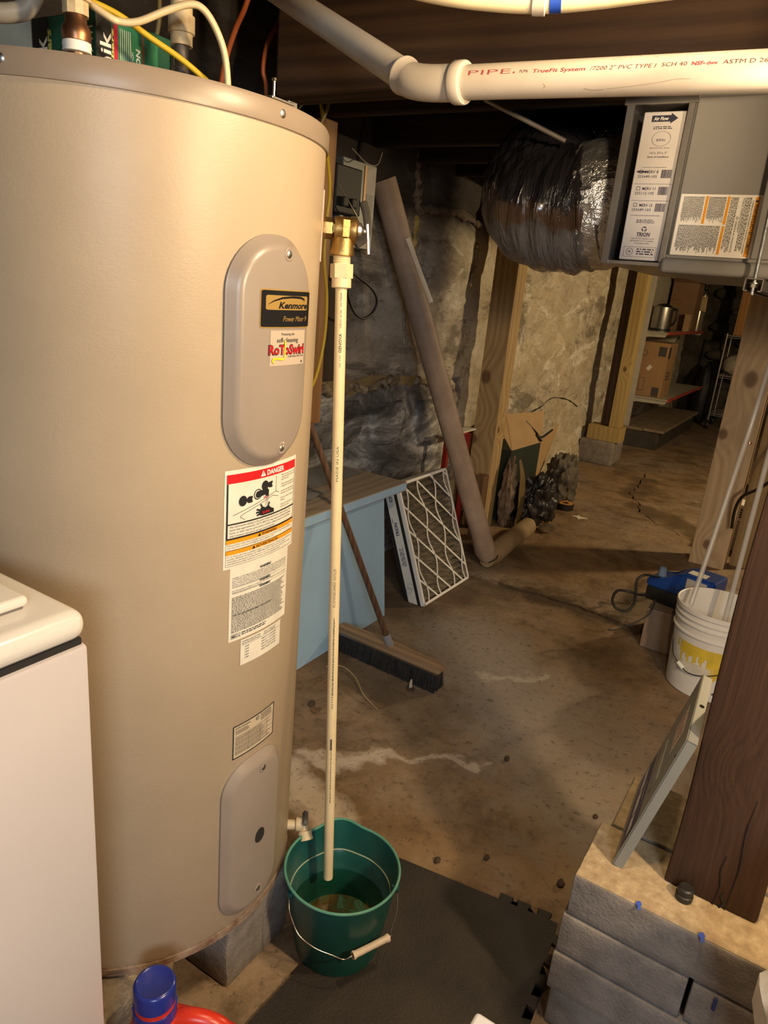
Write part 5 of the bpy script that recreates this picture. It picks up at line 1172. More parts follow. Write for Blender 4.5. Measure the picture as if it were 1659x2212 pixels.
bm = newbm(); add_tube(bm, smooth_path([(-1.80, 2.60, 1.80), (-1.79, 2.615, 1.76), (-1.78, 2.62, 1.70), (-1.78, 2.60, 1.66), (-1.80, 2.57, 1.63)], 6), .017, 12); tag(obj('pipe_elbow', bm, mat('old_pale_paint', (.34, .28, .20), .6, var=.2), smooth=True), 'old pale elbow fitting below the electrical label', 'pipe fitting')
def cable(name, pts, r, m, label, n=7, cat='cable'):
    bm = newbm(); add_tube(bm, smooth_path(pts, n), r, 10); return tag(obj(name, bm, m, smooth=True), label, cat)
YELC = mat('yellow_cable', (.62, .42, .02), .45, var=.05); BLKC = mat('black_cable', (.014, .013, .013), .45)
OGC = mat('orange_cable', (.36, .085, .02), .5); DYC = mat('dull_yellow_cable', (.26, .20, .08), .5); DWC = mat('dull_cream_cable', (.40, .34, .25), .5)
cable('yellow_cable', [(-1.80, 2.27, 2.40), (-1.79, 2.26, 2.15), (-1.72, 2.25, 1.88), (-1.70, 2.241, 1.78), (-1.70, 2.232, 1.70), (-1.70, 2.230, 1.557), (-1.70, 2.261, 1.426), (-1.70, 2.262, 1.27), (-1.70, 2.222, 1.122), (-1.70, 2.15, 1.04), (-1.72, 2.1, .98)], .006, YELC, 'yellow cable curving down the wall behind the tank edge')
cable('cable_loop', [(-1.80, 2.42, 1.54), (-1.80, 2.489, 1.537), (-1.80, 2.61, 1.504), (-1.79, 2.705, 1.461), (-1.79, 2.750, 1.413), (-1.80, 2.738, 1.363), (-1.80, 2.669, 1.337), (-1.80, 2.595, 1.361), (-1.80, 2.542, 1.426), (-1.80, 2.532, 1.482), (-1.80, 2.50, 1.53), (-1.81, 2.43, 1.545)], .0055, BLKC, 'black cord coiled in a loop on the wall right of the cream pipe')
cable('grey_wire', [(-1.78, 2.40, 1.84), (-1.76, 2.46, 1.77), (-1.76, 2.52, 1.72), (-1.78, 2.55, 1.67)], .0025, STEEL, 'thin bare wire dangling behind the brass valve', cat='wire')
cable('orange_cable', [(-1.46, 1.60, 2.30), (-1.5, 1.582, 2.153), (-1.5, 1.543, 2.08), (-1.5, 1.512, 2.009), (-1.5, 1.494, 1.94), (-1.5, 1.48, 1.80)], .007, OGC, 'orange cable hanging nearest to the cream power cable')
cable('orange_cable', [(-1.68, 2.02, 2.36), (-1.7, 1.958, 2.256), (-1.7, 1.888, 2.162), (-1.7, 1.868, 2.082), (-1.7, 1.885, 2.029), (-1.72, 1.90, 1.86)], .007, OGC, 'thin orange cable hanging between tank and drain pipe')
for i, (y, lab) in enumerate(((1.36, 'dull yellow cable hanging in the dark left of the orange cables'), (2.06, 'dull yellow cable hanging in the dark beside the drain pipe'))):
    cable('hanging_cable', [(-1.62, y, 2.36), (-1.60, y+.01, 2.2), (-1.60, y+.02, 2.05), (-1.62, y-.02, 1.92), (-1.64, y-.05, 1.80)], .006, DYC, lab)
cable('hanging_cable', [(-1.72, 2.18, 2.36), (-1.70, 2.16, 2.2), (-1.71, 2.13, 2.1), (-1.72, 2.05, 2.0), (-1.74, 2.0, 1.9)], .006, DWC, 'dull cream cable hanging closest to the stone wall corner')
cable('yellow_wire', [(-1.21, .72, 1.90), (-1.132, .824, 1.878), (-1.111, .854, 1.871), (-1.096, .877, 1.862), (-1.073, .913, 1.842), (-1.052, .943, 1.826), (-1.031, .973, 1.806), (-1.0, 1.02, 1.770), (-.985, 1.06, 1.745)], .0048, YELC, 'bright yellow wire slanting down across the tank top')
cable('thin_wires', [(-1.80, 2.50, 1.98), (-1.78, 2.58, 1.94), (-1.77, 2.64, 1.945), (-1.79, 2.70, 2.0)], .002, DWC, 'thin pale wire looping above the electrical box', cat='wire')
tag(obj('back_panel', (lambda b: (add_box(b, (-1.90, .75, 1.0), (-1.87, 1.22, 2.04), .004, 1), b)[1])(newbm()), mat('slate_blue_panel', (.12, .16, .19), .6)), 'slate blue panel on the wall behind the boxes on the tank', 'panel')
# white elbow pipe at the far upper left
bm = newbm(); add_tube(bm, smooth_path([(-1.36, .64, 1.845), (-1.27, .745, 1.848), (-1.235, .783, 1.856), (-1.221, .797, 1.872), (-1.218, .80, 1.90), (-1.218, .80, 2.02)], 6), .0145, 18); tag(obj('white_elbow_pipe', bm, mat('dusty_white_pipe', (.50, .43, .33), .5, var=.15), smooth=True), 'dusty white pipe elbow at the top left above the tank', 'pipe')
# ================================================================== BOXES ON THE TANK
DG = mat('dark_green_carton', (.010, .085, .045), .5, var=.08); LG = mat('mid_green_carton', (.03, .22, .10), .5, var=.06); BLKP = mat('carton_black', (.014, .014, .014), .4); TAN = mat('brown_tape', (.28, .17, .08), .5)
YG = mat('yellow_green_print', (.62, .58, .14), .5)
bx0, bx1, by0 = -1.330, -1.150, .930
def carton(name, lo, hi, label):
    t = thing(name, label, 'box', ((lo[0]+hi[0])/2, (lo[1]+hi[1])/2, lo[2])); bm = newbm(); add_box(bm, lo, hi, .0015, 1); obj('carton', bm, DG, t); return t
CX0, CX1, CY0, CY1, CZ, CH_ = -1.368, -1.190, .892, 1.056, HT+.0045, .150
kb = carton('carton', (CX0, CY0, CZ), (CX1, CY1, CZ+CH_), 'dark green carton with white block letters on top of the tank between its two pipes')
fm = lambda off: plane_map((CX0, CY0-off, CZ), (1, 0, 0), (0, 0, 1), 0)
sm = lambda off: plane_map((CX1+off, CY0, CZ), (0, 1, 0), (0, 0, 1), 0)
p = Print(); p.rect(0, 0, .046, CH_); p.build('print', fm(.0006), BLKP, kb)
p = Print(); p.rect(0, 0, .031, CH_); p.build('print', sm(.0006), BLKP, kb)
p = Print(); p.text('mnik', .043, .030, .090, .034, 0, .015, 'L', PI/2); p.rect(.124, .03, .152, .135); p.words(.158, .02, .172, .13, 12, random.Random(3), .3); p.build('print', fm(.0012), WHITEP, kb)
p = Print(); p.text('bars', .056, .085, .045, .014, .15, .04, 'L', PI/2); p.build('print', fm(.0014), YG, kb)
p = Print(); p.bars(.1265, .06, .138, .132, random.Random(1), True); p.text('23626 00605', .150, .035, .085, .007, 0, 0, 'L', PI/2); p.build('print', fm(.0018), INK, kb)
p = Print(); p.rect(.044, 0, .131, CH_-.006); p.build('print', sm(.0006), LG, kb)
p = Print(); p.rect(.035, 0, .044, CH_-.003); p.build('print', sm(.0008), mat('crimson_print', (.42, .015, .04), .5), kb)
p = Print(); p.text('mnik', .0285, .030, .092, .022, 0, .015, 'L', PI/2); p.text('CAUTION', .0905, .035, .078, .009, .1, .03, 'L', PI/2); p.text('KEEP OUT OF REACH', .0760, .035, .070, .0045, 0, .01, 'L', PI/2); p.text('OF CHILDREN', .0825, .035, .046, .0045, 0, .01, 'L', PI/2)
for k in range(6): p.rect(.048+.0042*k, .03, .0492+.0042*k, .135)
p.build('print', sm(.0014), WHITEP, kb)
p = Print(); p.text('bars', .0345, .085, .045, .0055, .1, .03, 'L', PI/2); p.build('print', sm(.0014), YG, kb)
p = Print(); p.rect(.0935, 0, .1005, CH_-.006); p.build('tape', sm(.0012), TAN, kb)
bm = newbm(); add_box(bm, (-1.178, 1.050, HT+.002), (-1.168, 1.062, HT+.13), .001, 1); tag(obj('white_strip', bm, WHITEP), 'narrow white strip upright between the green carton and the grey nipple', 'strip')
k2 = carton('carton', (-1.24, 1.085, CZ), (-1.16, 1.17, CZ+.085), 'small green carton behind the grey nipple on top of the tank')

# ================================================================== CARDBOARD BOX, BAGS, FLOOR LITTER BY THE WALL
CARDB = mat('tan_cardboard', (.42, .27, .13), .75, var=.06, scale=8); GREENC = mat('very_dark_green_card', (.018, .030, .020), .6, var=.15, scale=5)
def quad_solid(bm, pts, th):
    pts = [V(p) for p in pts]; n = (pts[1]-pts[0]).cross(pts[2]-pts[0]).normalized()*th
    lo = [bm.verts.new(p) for p in pts]; hi = [bm.verts.new(p+n) for p in pts]; k = len(pts)
    bm.faces.new(lo[::-1]); bm.faces.new(hi)
    for i in range(k): bm.faces.new((lo[i], lo[(i+1) % k], hi[(i+1) % k], hi[i]))
cb = thing('cardboard_box', 'open dark green box with tan cardboard flaps standing behind the knotty post', 'box', (-1.75, 4.6, 0))
BXo = {'a': (-1.70, 4.40), 'b': (-1.67, 4.86), 'c': (-1.90, 4.90), 'd': (-1.90, 4.40)}
bm = newbm(); pl = [BXo[k] for k in 'abcd']; add_prism(bm, pl, .50, lambda u, v, h: Vector((u, v, .004+h))); obj('carton', bm, GREENC, cb)
bm = newbm(); quad_solid(bm, [(-1.70, 4.40, .505), (-1.67, 4.86, .505), (-1.74, 5.02, .70), (-1.82, 4.50, .72)], .004); obj('flap', bm, CARDB, cb)
bm = newbm(); quad_solid(bm, [(-1.67, 4.862, .505), (-1.67, 5.20, .60), (-1.70, 5.24, .49), (-1.69, 5.0, .22), (-1.67, 4.862, .16)], .004); obj('flap', bm, CARDB, cb)
bm = newbm(); quad_solid(bm, [(-1.70, 4.40, .505), (-1.72, 4.30, .60), (-1.80, 4.32, .70), (-1.82, 4.5, .72)], .003); obj('flap', bm, CARDB, cb)
bm = newbm(); add_tube(bm, smooth_path([(-1.755, 4.72, .66), (-1.70, 4.80, .585), (-1.675, 4.86, .54), (-1.66, 4.95, .56), (-1.66, 5.04, .575)], 6), .008, 8); add_tube(bm, [Vector((-1.69, 4.80, .57)), Vector((-1.66, 4.84, .52))], .010, 8); tag(obj('bungee_hook', bm, BLKC, smooth=True), 'dark cord with a hook lying across the tan cardboard flaps', 'cord')
def crumple(name, c, r, m, label, cat, seed, amp=.35, freq=2.4, sub_=5, flat=.006, ang=75):
    bm = newbm(); add_lump(bm, c, r, amp, freq, sub_, flat, seed)
    for v in bm.verts: v.co += Vector((noise.noise(v.co*22), noise.noise(v.co*22+Vector((7, 0, 0))), noise.noise(v.co*22+Vector((0, 7, 0)))))*.012*min(1, max(r)*4)+Vector((noise.noise(v.co*55), noise.noise(v.co*55+Vector((7, 0, 0))), noise.noise(v.co*55+Vector((0, 7, 0)))))*.0035*min(1, max(r)*4)
    for v in bm.verts: v.co.z = max(v.co.z, flat)
    return tag(obj(name, bm, m, smooth=True, ang=ang), label, cat)
BAGB = mat('black_bag', (.022, .020, .024), .42, var=.3, scale=9); BAGG = mat('dusty_grey_bag', (.105, .085, .065), .7, var=.3, scale=9)
crumple('trash_bag', (-1.52, 4.58, .16), (.10, .19, .17), BAGB, 'crumpled black plastic bag on the floor below the cardboard box', 'bag', 3)
crumple('tarp', (-1.575, 5.18, .19), (.105, .22, .19), BAGG, 'dusty dark grey tarp bundle on the floor right of the black bag', 'tarp', 9)
crumple('paper_bag', (-1.658, 4.32, .22), (.045, .055, .23), mat('brown_paper', (.24, .165, .11), .85, var=.25, scale=10), 'crumpled brown paper sack squeezed behind the knotty post', 'bag', 5)
bm = newbm(); pts = [(-1.61, 4.34, .47), (-1.58, 4.35, .36), (-1.57, 4.36, .24), (-1.565, 4.365, .13), (-1.565, 4.35, .03), (-1.54, 4.36, .010)]
pp = smooth_path(pts, 5); prev = None
for i, q in enumerate(pp):
    wd = .022*(.4+min(1, i/8)); cur = (bm.verts.new(q+Vector((-.3*wd, -wd, 0))), bm.verts.new(q+Vector((.3*wd, wd, .004))))
    if prev: bm.faces.new((prev[0], prev[1], cur[1], cur[0]))
    prev = cur
bmesh.ops.solidify(bm, geom=bm.faces[:], thickness=.002)
tag(obj('tan_strap', bm, mat('tan_strip', (.34, .235, .10), .6, var=.1), smooth=True), 'long tan strip of card hanging over the brown paper sack', 'strip')
tr = thing('tape_roll', 'black roll of tape with an orange top lying on the floor', 'tape roll', (-1.47, 5.04, .006))
bm = newbm(); add_lathe(bm, [(.022, 0), (.062, 0), (.062, .046), (.022, .046), (.022, 0)], 28, Matrix.Translation((-1.475, 5.06, .006))); obj('roll', bm, BLKC, tr, True, ang=40)
bm = newbm(); add_lathe(bm, [(.024, .0465), (.056, .0465), (.056, .049), (.024, .049), (.024, .0465)], 28, Matrix.Translation((-1.475, 5.06, .006))); obj('label_disc', bm, mat('dull_orange', (.55, .26, .07), .5), tr, True, ang=40)
for (x, y, r, lab) in ((-1.49, 4.62, .022, 'small orange scrap on the floor nearest the bent tube'), (-1.52, 4.82, .028, 'small orange scrap on the floor beside the tape roll')):
    crumple('orange_scrap', (x, y, .012), (r, r*1.1, .012), mat('orange_scrap', (.45, .17, .04), .6), lab, 'scrap', int(r*1000), .2, 2, 2, .0065)
crumple('leaf_pile', (-1.40, 4.46, .02), (.05, .09, .02), mat('dry_leaf_bits', (.13, .085, .04), .9, var=.3, scale=40), 'small heap of dry debris at the end of the bent tube', 'debris', 2, .3, 4, 3, .0065)
bm = newbm(); pts = [(-.05, 0), (-.02, .012), (-.012, .03), (.004, .012), (.05, .016), (.012, -.006), (.002, -.02), (-.02, -.006)]
add_prism(bm, pts, .006, lambda u, v, h: Vector((-1.32+u*1.1, 4.92+v*1.6, .0065+h))); tag(obj('paper_scrap', bm, PAPER), 'torn white scrap on the floor right of the tape roll', 'scrap')
# ---- litter near the broom and bucket
LEAF = mat('dry_leaf', (.20, .12, .055), .8, var=.2); PEB = mat('dark_crumb', (.07, .045, .028), .9)
bm = newbm(); add_tube(bm, smooth_path([(-1.44, 2.06, .018), (-1.38, 2.08, .035), (-1.30, 2.06, .028), (-1.22, 2.0, .016), (-1.16, 1.975, .006), (-1.13, 1.965, .004)], 6), .0022, 6); tag(obj('twig', bm, mat('pale_twig', (.42, .30, .17), .6), smooth=True), 'long thin pale stalk on the floor in front of the broom', 'twig')
def leaf(x, y, s, rot, lab, m=LEAF):
    bm = newbm(); n = 10; pts = [(math.cos(2*PI*k/n)*s*(1 if k % 2 else .8), math.sin(2*PI*k/n)*s*.7) for k in range(n)]; c, q = math.cos(rot), math.sin(rot)
    vs = add_prism(bm, pts, .0015, lambda u, v, h: Vector((x+u*c-v*q, y+u*q+v*c, .002+h+max(0, u)*.35))); tag(obj('dry_leaf', bm, m), lab, 'leaf')
leaf(-1.135, 1.995, .026, .6, 'dry brown leaf at the tip of the pale stalk'); leaf(-1.30, 1.815, .024, .2, 'dry leaf on the floor between tank and stalk'); leaf(-1.335, 1.835, .020, 2.0, 'darker dry leaf crumpled beside another one near the tank', PEB); leaf(-1.42, 1.99, .018, 1.1, 'small dry leaf at the foot of the blue cabinet')
for (x, y, r, lab) in ((-.63, 2.004, .012, 'dark crumb on the floor in the middle of the aisle'), (-.605, 1.464, .012, 'dark crumb on the floor beside the top edge of the mat'), (-.30, 1.60, .014, 'dark crumb on the floor next to the block pier'), (-.50, 1.56, .010, 'small dark crumb on the floor above the mat teeth'), (-1.16, 2.40, .012, 'dark crumb on the floor just behind the broom'), (-.30, 1.92, .010, 'brown crumb on the floor left of the leaning panel')):
    crumple('crumb', (x, y, r*.5), (r*.75, r*1.1, r*.5), PEB, lab, 'debris', int(x*-1000), .3, 2, 2, .001)
sb = thing('screw_plug', 'small pale plastic tip standing upright in front of the broom bristles', 'plug', (-1.107, 2.16, 0))
bm = newbm(); add_lathe(bm, [(0, 0), (.016, 0), (.016, .006), (.008, .012), (0, .012)], 16, Matrix.Translation((-1.107, 2.165, 0))); obj('base', bm, PEB, sb, True)
bm = newbm(); add_lathe(bm, [(.0075, .011), (.006, .03), (.0035, .044), (0, .046)], 12, Matrix.Translation((-1.107, 2.165, 0))); obj('tip', bm, mat('pale_tip', (.6, .52, .42), .4), sb, True)

# ================================================================== METAL SHELVES
SHG = mat('grey_shelf_enamel', (.48, .44, .36), .45, var=.08, scale=6); SHRED = mat('red_shelf_edge', (.48, .07, .045), .45, var=.1)
sx0, sy0, sy1 = -1.985, 8.10, 10.2
sh2 = thing('metal_shelf_unit', 'grey metal shop shelving with red front edges against the far stone wall', 'shelf', (-1.75, 8.9, .0))
bm = newbm(); add_box(bm, (-1.975, sy0-.025, .006), (-1.815, sy0+.02, 1.98), .003, 1); obj('upright', bm, SHG, sh2)
bm = newbm(); add_box(bm, (-1.99, sy1-.02, .006), (-1.90, sy1+.02, 1.98), .003, 1); obj('upright', bm, SHG, sh2)
bm = newbm(); add_box(bm, (-1.995, sy0, .12), (-1.975, sy1, 1.98), .002, 1)
for i in range(22): add_box(bm, (-1.976, sy0, .16+.083*i), (-1.972, sy1, .22+.083*i), .002, 1)
obj('back_panel', bm, SHG, sh2)
for z, sx1 in ((1.245, -1.60), (.555, -1.465)):
    bm = newbm(); add_box(bm, (sx0, sy0, z-.018), (sx1, sy1, z), .003, 1); s1 = obj('shelf', bm, SHG, sh2)
    bm = newbm(); add_box(bm, (sx1-.004, sy0, z-.022), (sx1+.012, sy1, z+.008), .003, 1); sub(obj('red_edge', bm, SHRED, s1), 'red front edge')
    for y in (sy0-.02, sy1):
        bm = newbm(); pr = [(-1.93, z-.13), (-1.90, z-.13), (-1.86, z-.075), (-1.78, z-.055), (sx1-.02, z-.048), (sx1, z-.018), (-1.93, z-.018)]
        add_prism(bm, pr, .016, lambda u, v, h: Vector((u, y-.008+h, v))); obj('bracket', bm, SHG, s1)
BASE = mat('dark_shelf_base', (.06, .05, .04), .6, var=.15)
bm = newbm(); add_box(bm, (-1.98, sy0-.03, .006), (-1.475, sy1, .19), .006, 1); obj('base', bm, BASE, sh2)
bm = newbm(); add_box(bm, (-1.99, sy0-.04, .19), (-1.655, sy1, .222), .004, 1); add_box(bm, (-1.648, sy0-.04, .195), (-1.43, sy1, .225), .006, 2); obj('base_deck', bm, mat('dusty_deck', (.27, .20, .13), .7, var=.15), sh2)
zt = 1.2455
urn = thing('coffee_urn', 'shiny steel coffee urn with a black handle on the upper metal shelf', 'urn', (-1.80, 8.62, zt))
bm = newbm(); add_lathe(bm, [(0, .02), (.105, .02), (.108, .03), (.108, .255), (.10, .262), (.06, .275), (0, .278)], 36, Matrix.Translation((-1.80, 8.62, zt))); obj('body', bm, STEEL, urn, True, ang=40)
bm = newbm(); add_lathe(bm, [(.112, 0), (.112, .022), (.10, .026), (0, .026)], 30, Matrix.Translation((-1.80, 8.62, zt))); obj('base', bm, BLKC, urn, True, ang=40)
bm = newbm(); add_tube(bm, smooth_path([(-1.695, 8.60, zt+.24), (-1.655, 8.59, zt+.235), (-1.645, 8.59, zt+.16), (-1.665, 8.595, zt+.09), (-1.692, 8.60, zt+.07)], 5), .014, 10); obj('handle', bm, BLKC, urn, True)
bm = newbm(); add_lathe(bm, [(.07, .262), (.08, .272), (.03, .292), (0, .294)], 24, Matrix.Translation((-1.80, 8.62, zt))); obj('lid', bm, BLKC, urn, True)
BROWNC = mat('brown_carton', (.22, .125, .065), .8, var=.06, scale=6)
bbx = thing('carton', 'large brown carton with a red round mark on the upper metal shelf', 'box', (-1.76, 9.7, zt))
bm = newbm(); add_box(bm, (-1.93, 9.5, zt), (-1.63, 9.85, zt+.56), .004, 1); obj('carton', bm, BROWNC, bbx)
bm = newbm(); quad_solid(bm, [(-1.93, 9.5, zt+.56), (-1.63, 9.5, zt+.56), (-1.62, 9.42, zt+.60), (-1.92, 9.42, zt+.605)], .004); obj('flap', bm, BROWNC, bbx)
p = Print(); p.ring(.24, .10, .036, .008, 20); p.disc(.24, .10, .015); p.frame(.05, .30, .14, .36, .006); p.build('print', plane_map((-1.93, 9.499, zt), (1, 0, 0), (0, 0, 1), .001), mat('faded_red_print', (.26, .055, .03), .7), bbx)
PST = mat('satin_steel', (.62, .57, .48), .3, .85, var=.06)
for i, (x, y, h) in enumerate(((-1.655, 10.0, .36), (-1.655, 10.14, .45))):
    t = thing('beverage_dispenser', ('shorter pale steel pump dispenser at the front edge of the upper shelf', 'taller pale steel pump dispenser with black top at the shelf edge')[i], 'dispenser', (x, y, zt))
    bm = newbm(); add_lathe(bm, [(0, 0), (.045, 0), (.047, .01), (.044, h-.02), (.040, h), (0, h)], 26, Matrix.Translation((x, y, zt))); obj('body', bm, PST, t, True, ang=40)
    bm = newbm(); add_lathe(bm, [(.042, h), (.046, h+.03), (.03, h+.06), (.012, h+.065), (.012, h+.10), (.03, h+.11), (.03, h+.13), (0, h+.135)], 22, Matrix.Translation((x, y, zt))); add_box(bm, (x-.015, y-.09, zt+h+.03), (x+.015, y-.02, zt+h+.055), .006, 2); obj('pump_top', bm, BLKC, t, True, ang=40)
sbx = tag(obj('small_box', (lambda b: (add_box(b, (-1.70, 9.36, zt), (-1.63, 9.44, zt+.20), .002, 1), b)[1])(newbm()), CARDB), 'small tan box on the upper shelf between carton and dispensers', 'box')
bm = newbm(); quad_solid(bm, [(-1.66, 9.93, zt+.26), (-1.57, 9.93, zt+.24), (-1.58, 9.93, zt+.42), (-1.69, 9.93, zt+.43)], .004); tag(obj('card_tag', bm, mat('pale_card', (.52, .36, .2), .7)), 'tan card square hanging on the shorter dispenser', 'card')
zl = .5555
KR = mat('kraft_carton', (.37, .215, .10), .75, var=.06, scale=6)
b2 = thing('carton', 'tan carton with dark printed squares on the lower metal shelf', 'box', (-1.66, 8.4, zl))
bm = newbm(); add_box(bm, (-1.865, 8.16, zl), (-1.565, 8.60, zl+.58), .004, 1); obj('carton', bm, KR, b2)
NP = mat('dark_print', (.07, .055, .05), .7)
f2 = plane_map((-1.865, 8.16, zl), (1, 0, 0), (0, 0, 1), .001); s2 = plane_map((-1.565, 8.16, zl), (0, 1, 0), (0, 0, 1), .001)
p = Print(); p.rect(.20, .44, .28, .54); p.rect(.20, .01, .275, .11); p.ring(.06, .46, .03, .005, 18); p.frame(.05, .06, .11, .2, .004); p.build('print', f2, NP, b2)
p = Print(); p.rect(.02, .42, .13, .54); p.words(.10, .18, .30, .28, 3, random.Random(4), .5); p.build('print', s2, NP, b2)
p = Print(); p.poly([(.10, .30), (.13, .275), (.165, .315), (.135, .345)]); p.build('white_sticker', f2, PAPER, b2)

# ================================================================== WIRE CART AND THINGS ON IT
ct = thing('wire_cart', 'chrome wire rolling cart on casters in the dark far corner', 'cart', (-1.1, 10.5, .003))
CH = mat('dull_chrome', (.42, .38, .33), .35, .8)
cx0, cx1, cy0, cy1 = -1.32, -.87, 10.38, 10.85
for x in (cx0, cx1):
    for y in (cy0, cy1):
        bm = newbm(); add_cyl(bm, (x, y, .12), (x, y, 1.25), .013, seg=10); obj('pole', bm, CH, ct, True)
        bm = newbm(); add_lathe(bm, [(0, -.018), (.05, -.018), (.055, -.01), (.055, .01), (.05, .018), (0, .018)], 18, axis_mtx((x, y-.02, .060), (1, .2, 0))); add_box(bm, (x-.022, y-.03, .05), (x+.022, y+.02, .125), .004, 1); obj('caster', bm, BLKC, ct, True, ang=40)
for z in (.22, .72, 1.232):
    bm = newbm()
    for k in range(13): x = cx0+(cx1-cx0)*k/12; add_box(bm, (x-.003, cy0, z-.003), (x+.003, cy1, z+.003))
    for y in (cy0, (cy0+cy1)/2, cy1): add_box(bm, (cx0, y-.005, z-.012), (cx1, y+.005, z-.003))
    add_box(bm, (cx0, cy0-.004, z-.035), (cx1, cy0+.004, z-.029)); obj('wire_shelf', bm, CH, ct)
crumple('white_bundle', (-1.17, 10.55, .85), (.15, .15, .13), mat('dingy_white', (.42, .36, .28), .85, var=.12), 'dingy white bundle on the middle shelf of the wire cart', 'bundle', 6, .2, 2, 3, .726)
crumple('dark_sack', (-1.50, 10.75, .40), (.12, .2, .45), mat('black_sack', (.012, .010, .010), .6), 'black sack on the floor between metal shelves and cart', 'sack', 8, .2, 2, 3, .008)

# ================================================================== BLUE PUMP, WHITE BUCKET, TUBES
tag(obj('cardboard_box', (lambda b: (add_box(b, (-.475, 3.19, .001), (-.21, 3.52, .195), .004, 2, mtx=None), b)[1])(newbm()), mat('grey_brown_carton', (.26, .185, .13), .8, var=.1, scale=7)), 'low grey-brown box on the floor carrying the blue pump', 'box')
pu = thing('blue_pump', 'blue and black condensate pump with coiled cord sitting on the low box', 'pump', (-.38, 3.3, .196))
PB = mat('blue_plastic', (.008, .05, .26), .35, var=.05)
Rz = Matrix.Translation((-.36, 3.33, .196)) @ Matrix.Rotation(math.radians(-14), 4, 'Z')
bm = newbm(); add_box(bm, (-.145, -.07, .0), (.15, .07, .070), .010, 2, mtx=Rz); obj('tank', bm, BLKC, pu, True, ang=40)
bm = newbm(); pr = [(-.148, .068), (-.148, .105), (-.120, .118), (-.075, .118), (-.055, .130), (-.02, .165), (.03, .182), (.155, .182), (.155, .068)]
add_prism(bm, pr, .140, lambda u, v, h: Rz @ Vector((u, -.07+h, v))); bmesh.ops.bevel(bm, geom=bm.edges[:], offset=.006, segments=2, affect='EDGES'); obj('cover', bm, PB, pu, True, ang=40)
bm = newbm(); add_cyl(bm, Rz @ Vector((-.105, -.02, .116)), Rz @ Vector((-.105, -.02, .158)), .020, .015, seg=16); obj('valve_cap', bm, mat('blue_grey_cap', (.16, .22, .34), .25), pu, True, ang=40)
bm = newbm(); add_box(bm, (.03, -.0715, .10), (.12, -.0700, .165), 0, mtx=Rz); sub(obj('label', bm, mat('silver_label', (.45, .42, .40), .4), pu), 'silver label')
bm = newbm(); add_box(bm, (.02, -.05, .1815), (.10, .0, .1840), .001, 1, mtx=Rz); obj('top_label', bm, PAPER, pu)
bm = newbm(); add_tube(bm, smooth_path([(-.47, 3.26, .33), (-.52, 3.22, .335), (-.545, 3.2, .31), (-.54, 3.19, .26), (-.535, 3.18, .20), (-.555, 3.16, .165), (-.60, 3.15, .165), (-.625, 3.15, .20), (-.615, 3.16, .245), (-.57, 3.17, .255), (-.53, 3.19, .245), (-.49, 3.23, .24)], 7), .006, 10); obj('cord', bm, BLKC, pu, True)
cable('thin_wire', [(-.45, 3.2, .24), (-.455, 3.16, .19), (-.49, 3.12, .15), (-.56, 3.08, .10), (-.60, 3.06, .09)], .003, BLKC, 'thin dark wire trailing down in front of the low box', cat='wire')
wbc = Vector((-.168, 3.02, 0))
WB = mat('white_bucket_plastic', (.72, .68, .62), .4, var=.04, scale=5); 
wbk = thing('bucket', 'white five-gallon plastic bucket with a torn yellow label behind the timber post', 'bucket', tuple(wbc))
bm = newbm(); BR0, BR1, BHt = .150, .168, .372
rb = lambda z: BR0+(BR1-BR0)*z/BHt
add_lathe(bm, [(0, .004), (BR0-.006, .0), (BR0, .006), (rb(.26), .26), (rb(.27)+.007, .262), (rb(.27)+.007, .268), (rb(.28), .271), (rb(.30), .300), (rb(.30)+.006, .302), (rb(.31)+.006, .309), (rb(.31), .311), (rb(.325), .325), (rb(.33)+.006, .327), (rb(.335)+.006, .333), (rb(.34), .335), (rb(.355), .352), (BR1+.007, .354), (BR1+.007, BHt-.002), (BR1+.004, BHt), (BR1-.001, BHt-.002), (rb(.2)-.003, .2), (BR0-.004, .008), (0, .008)], 64, Matrix.Translation(wbc)); obj('body', bm, WB, wbk, True, ang=30)
aw = math.atan2(-wbc.y, -wbc.x)
def wm(u, v): a = aw+u/.158; r = rb(v)+.0010; return wbc+Vector((math.cos(a)*r, math.sin(a)*r, v))
YL = mat('yellow_label', (.70, .50, .05), .5, var=.1, scale=20)
p = Print(); n = 24
for k in range(n):
    u0 = -.140+.190*k/n; u1 = -.140+.190*(k+1)/n; um = (k+.5)/n
    lo = .165+.020*math.sin(k*1.7)+.030*noise.noise(Vector((k*.6, 0, 0)))
    if um > .80: lo = .105+.01*math.sin(k*2)
    if um < .12: lo += .03
    p.poly([(u0, lo), (u1, lo), (u1, .228), (u0, .228)])
sub(p.build('torn_label', wm, YL, wbk), 'torn yellow label')
p = Print()
for k in range(16):
    u = -.135+.16*k/16; h = .03+.025*noise.noise(Vector((k*.8, 3, 0))); p.poly([(u, .145-h), (u+.0095, .145-h), (u+.0095, .152), (u, .152)])
p.build('label_residue', wm, mat('pale_yellow_residue', (.70, .64, .50), .6, var=.1), wbk)
bm = newbm(); M0 = wbc
pth = smooth_path([wm(-.225, .250)+(wm(-.225, .25)-wbc).normalized()*.004, wm(-.19, .19), wm(-.14, .15)+Vector((-.01, -.01, 0)), wm(-.095, .118)+Vector((0, -.012, 0)), wm(-.06, .110)+Vector((0, -.014, 0)), wm(0, .122)+Vector((0, -.013, 0)), wm(.08, .16)+Vector((.008, -.01, 0)), wm(.16, .21), wm(.225, .25)], 7)
add_tube(bm, pth, .0022, 8); wh = obj('wire_handle', bm, mat('dark_wire', (.06, .055, .05), .4, .6), wbk, True)
bm = newbm(); q0, q1 = pth[18], pth[22]; add_tube(bm, [q0, q1], .009, 14); obj('grip', bm, WHITEP, wh, True)
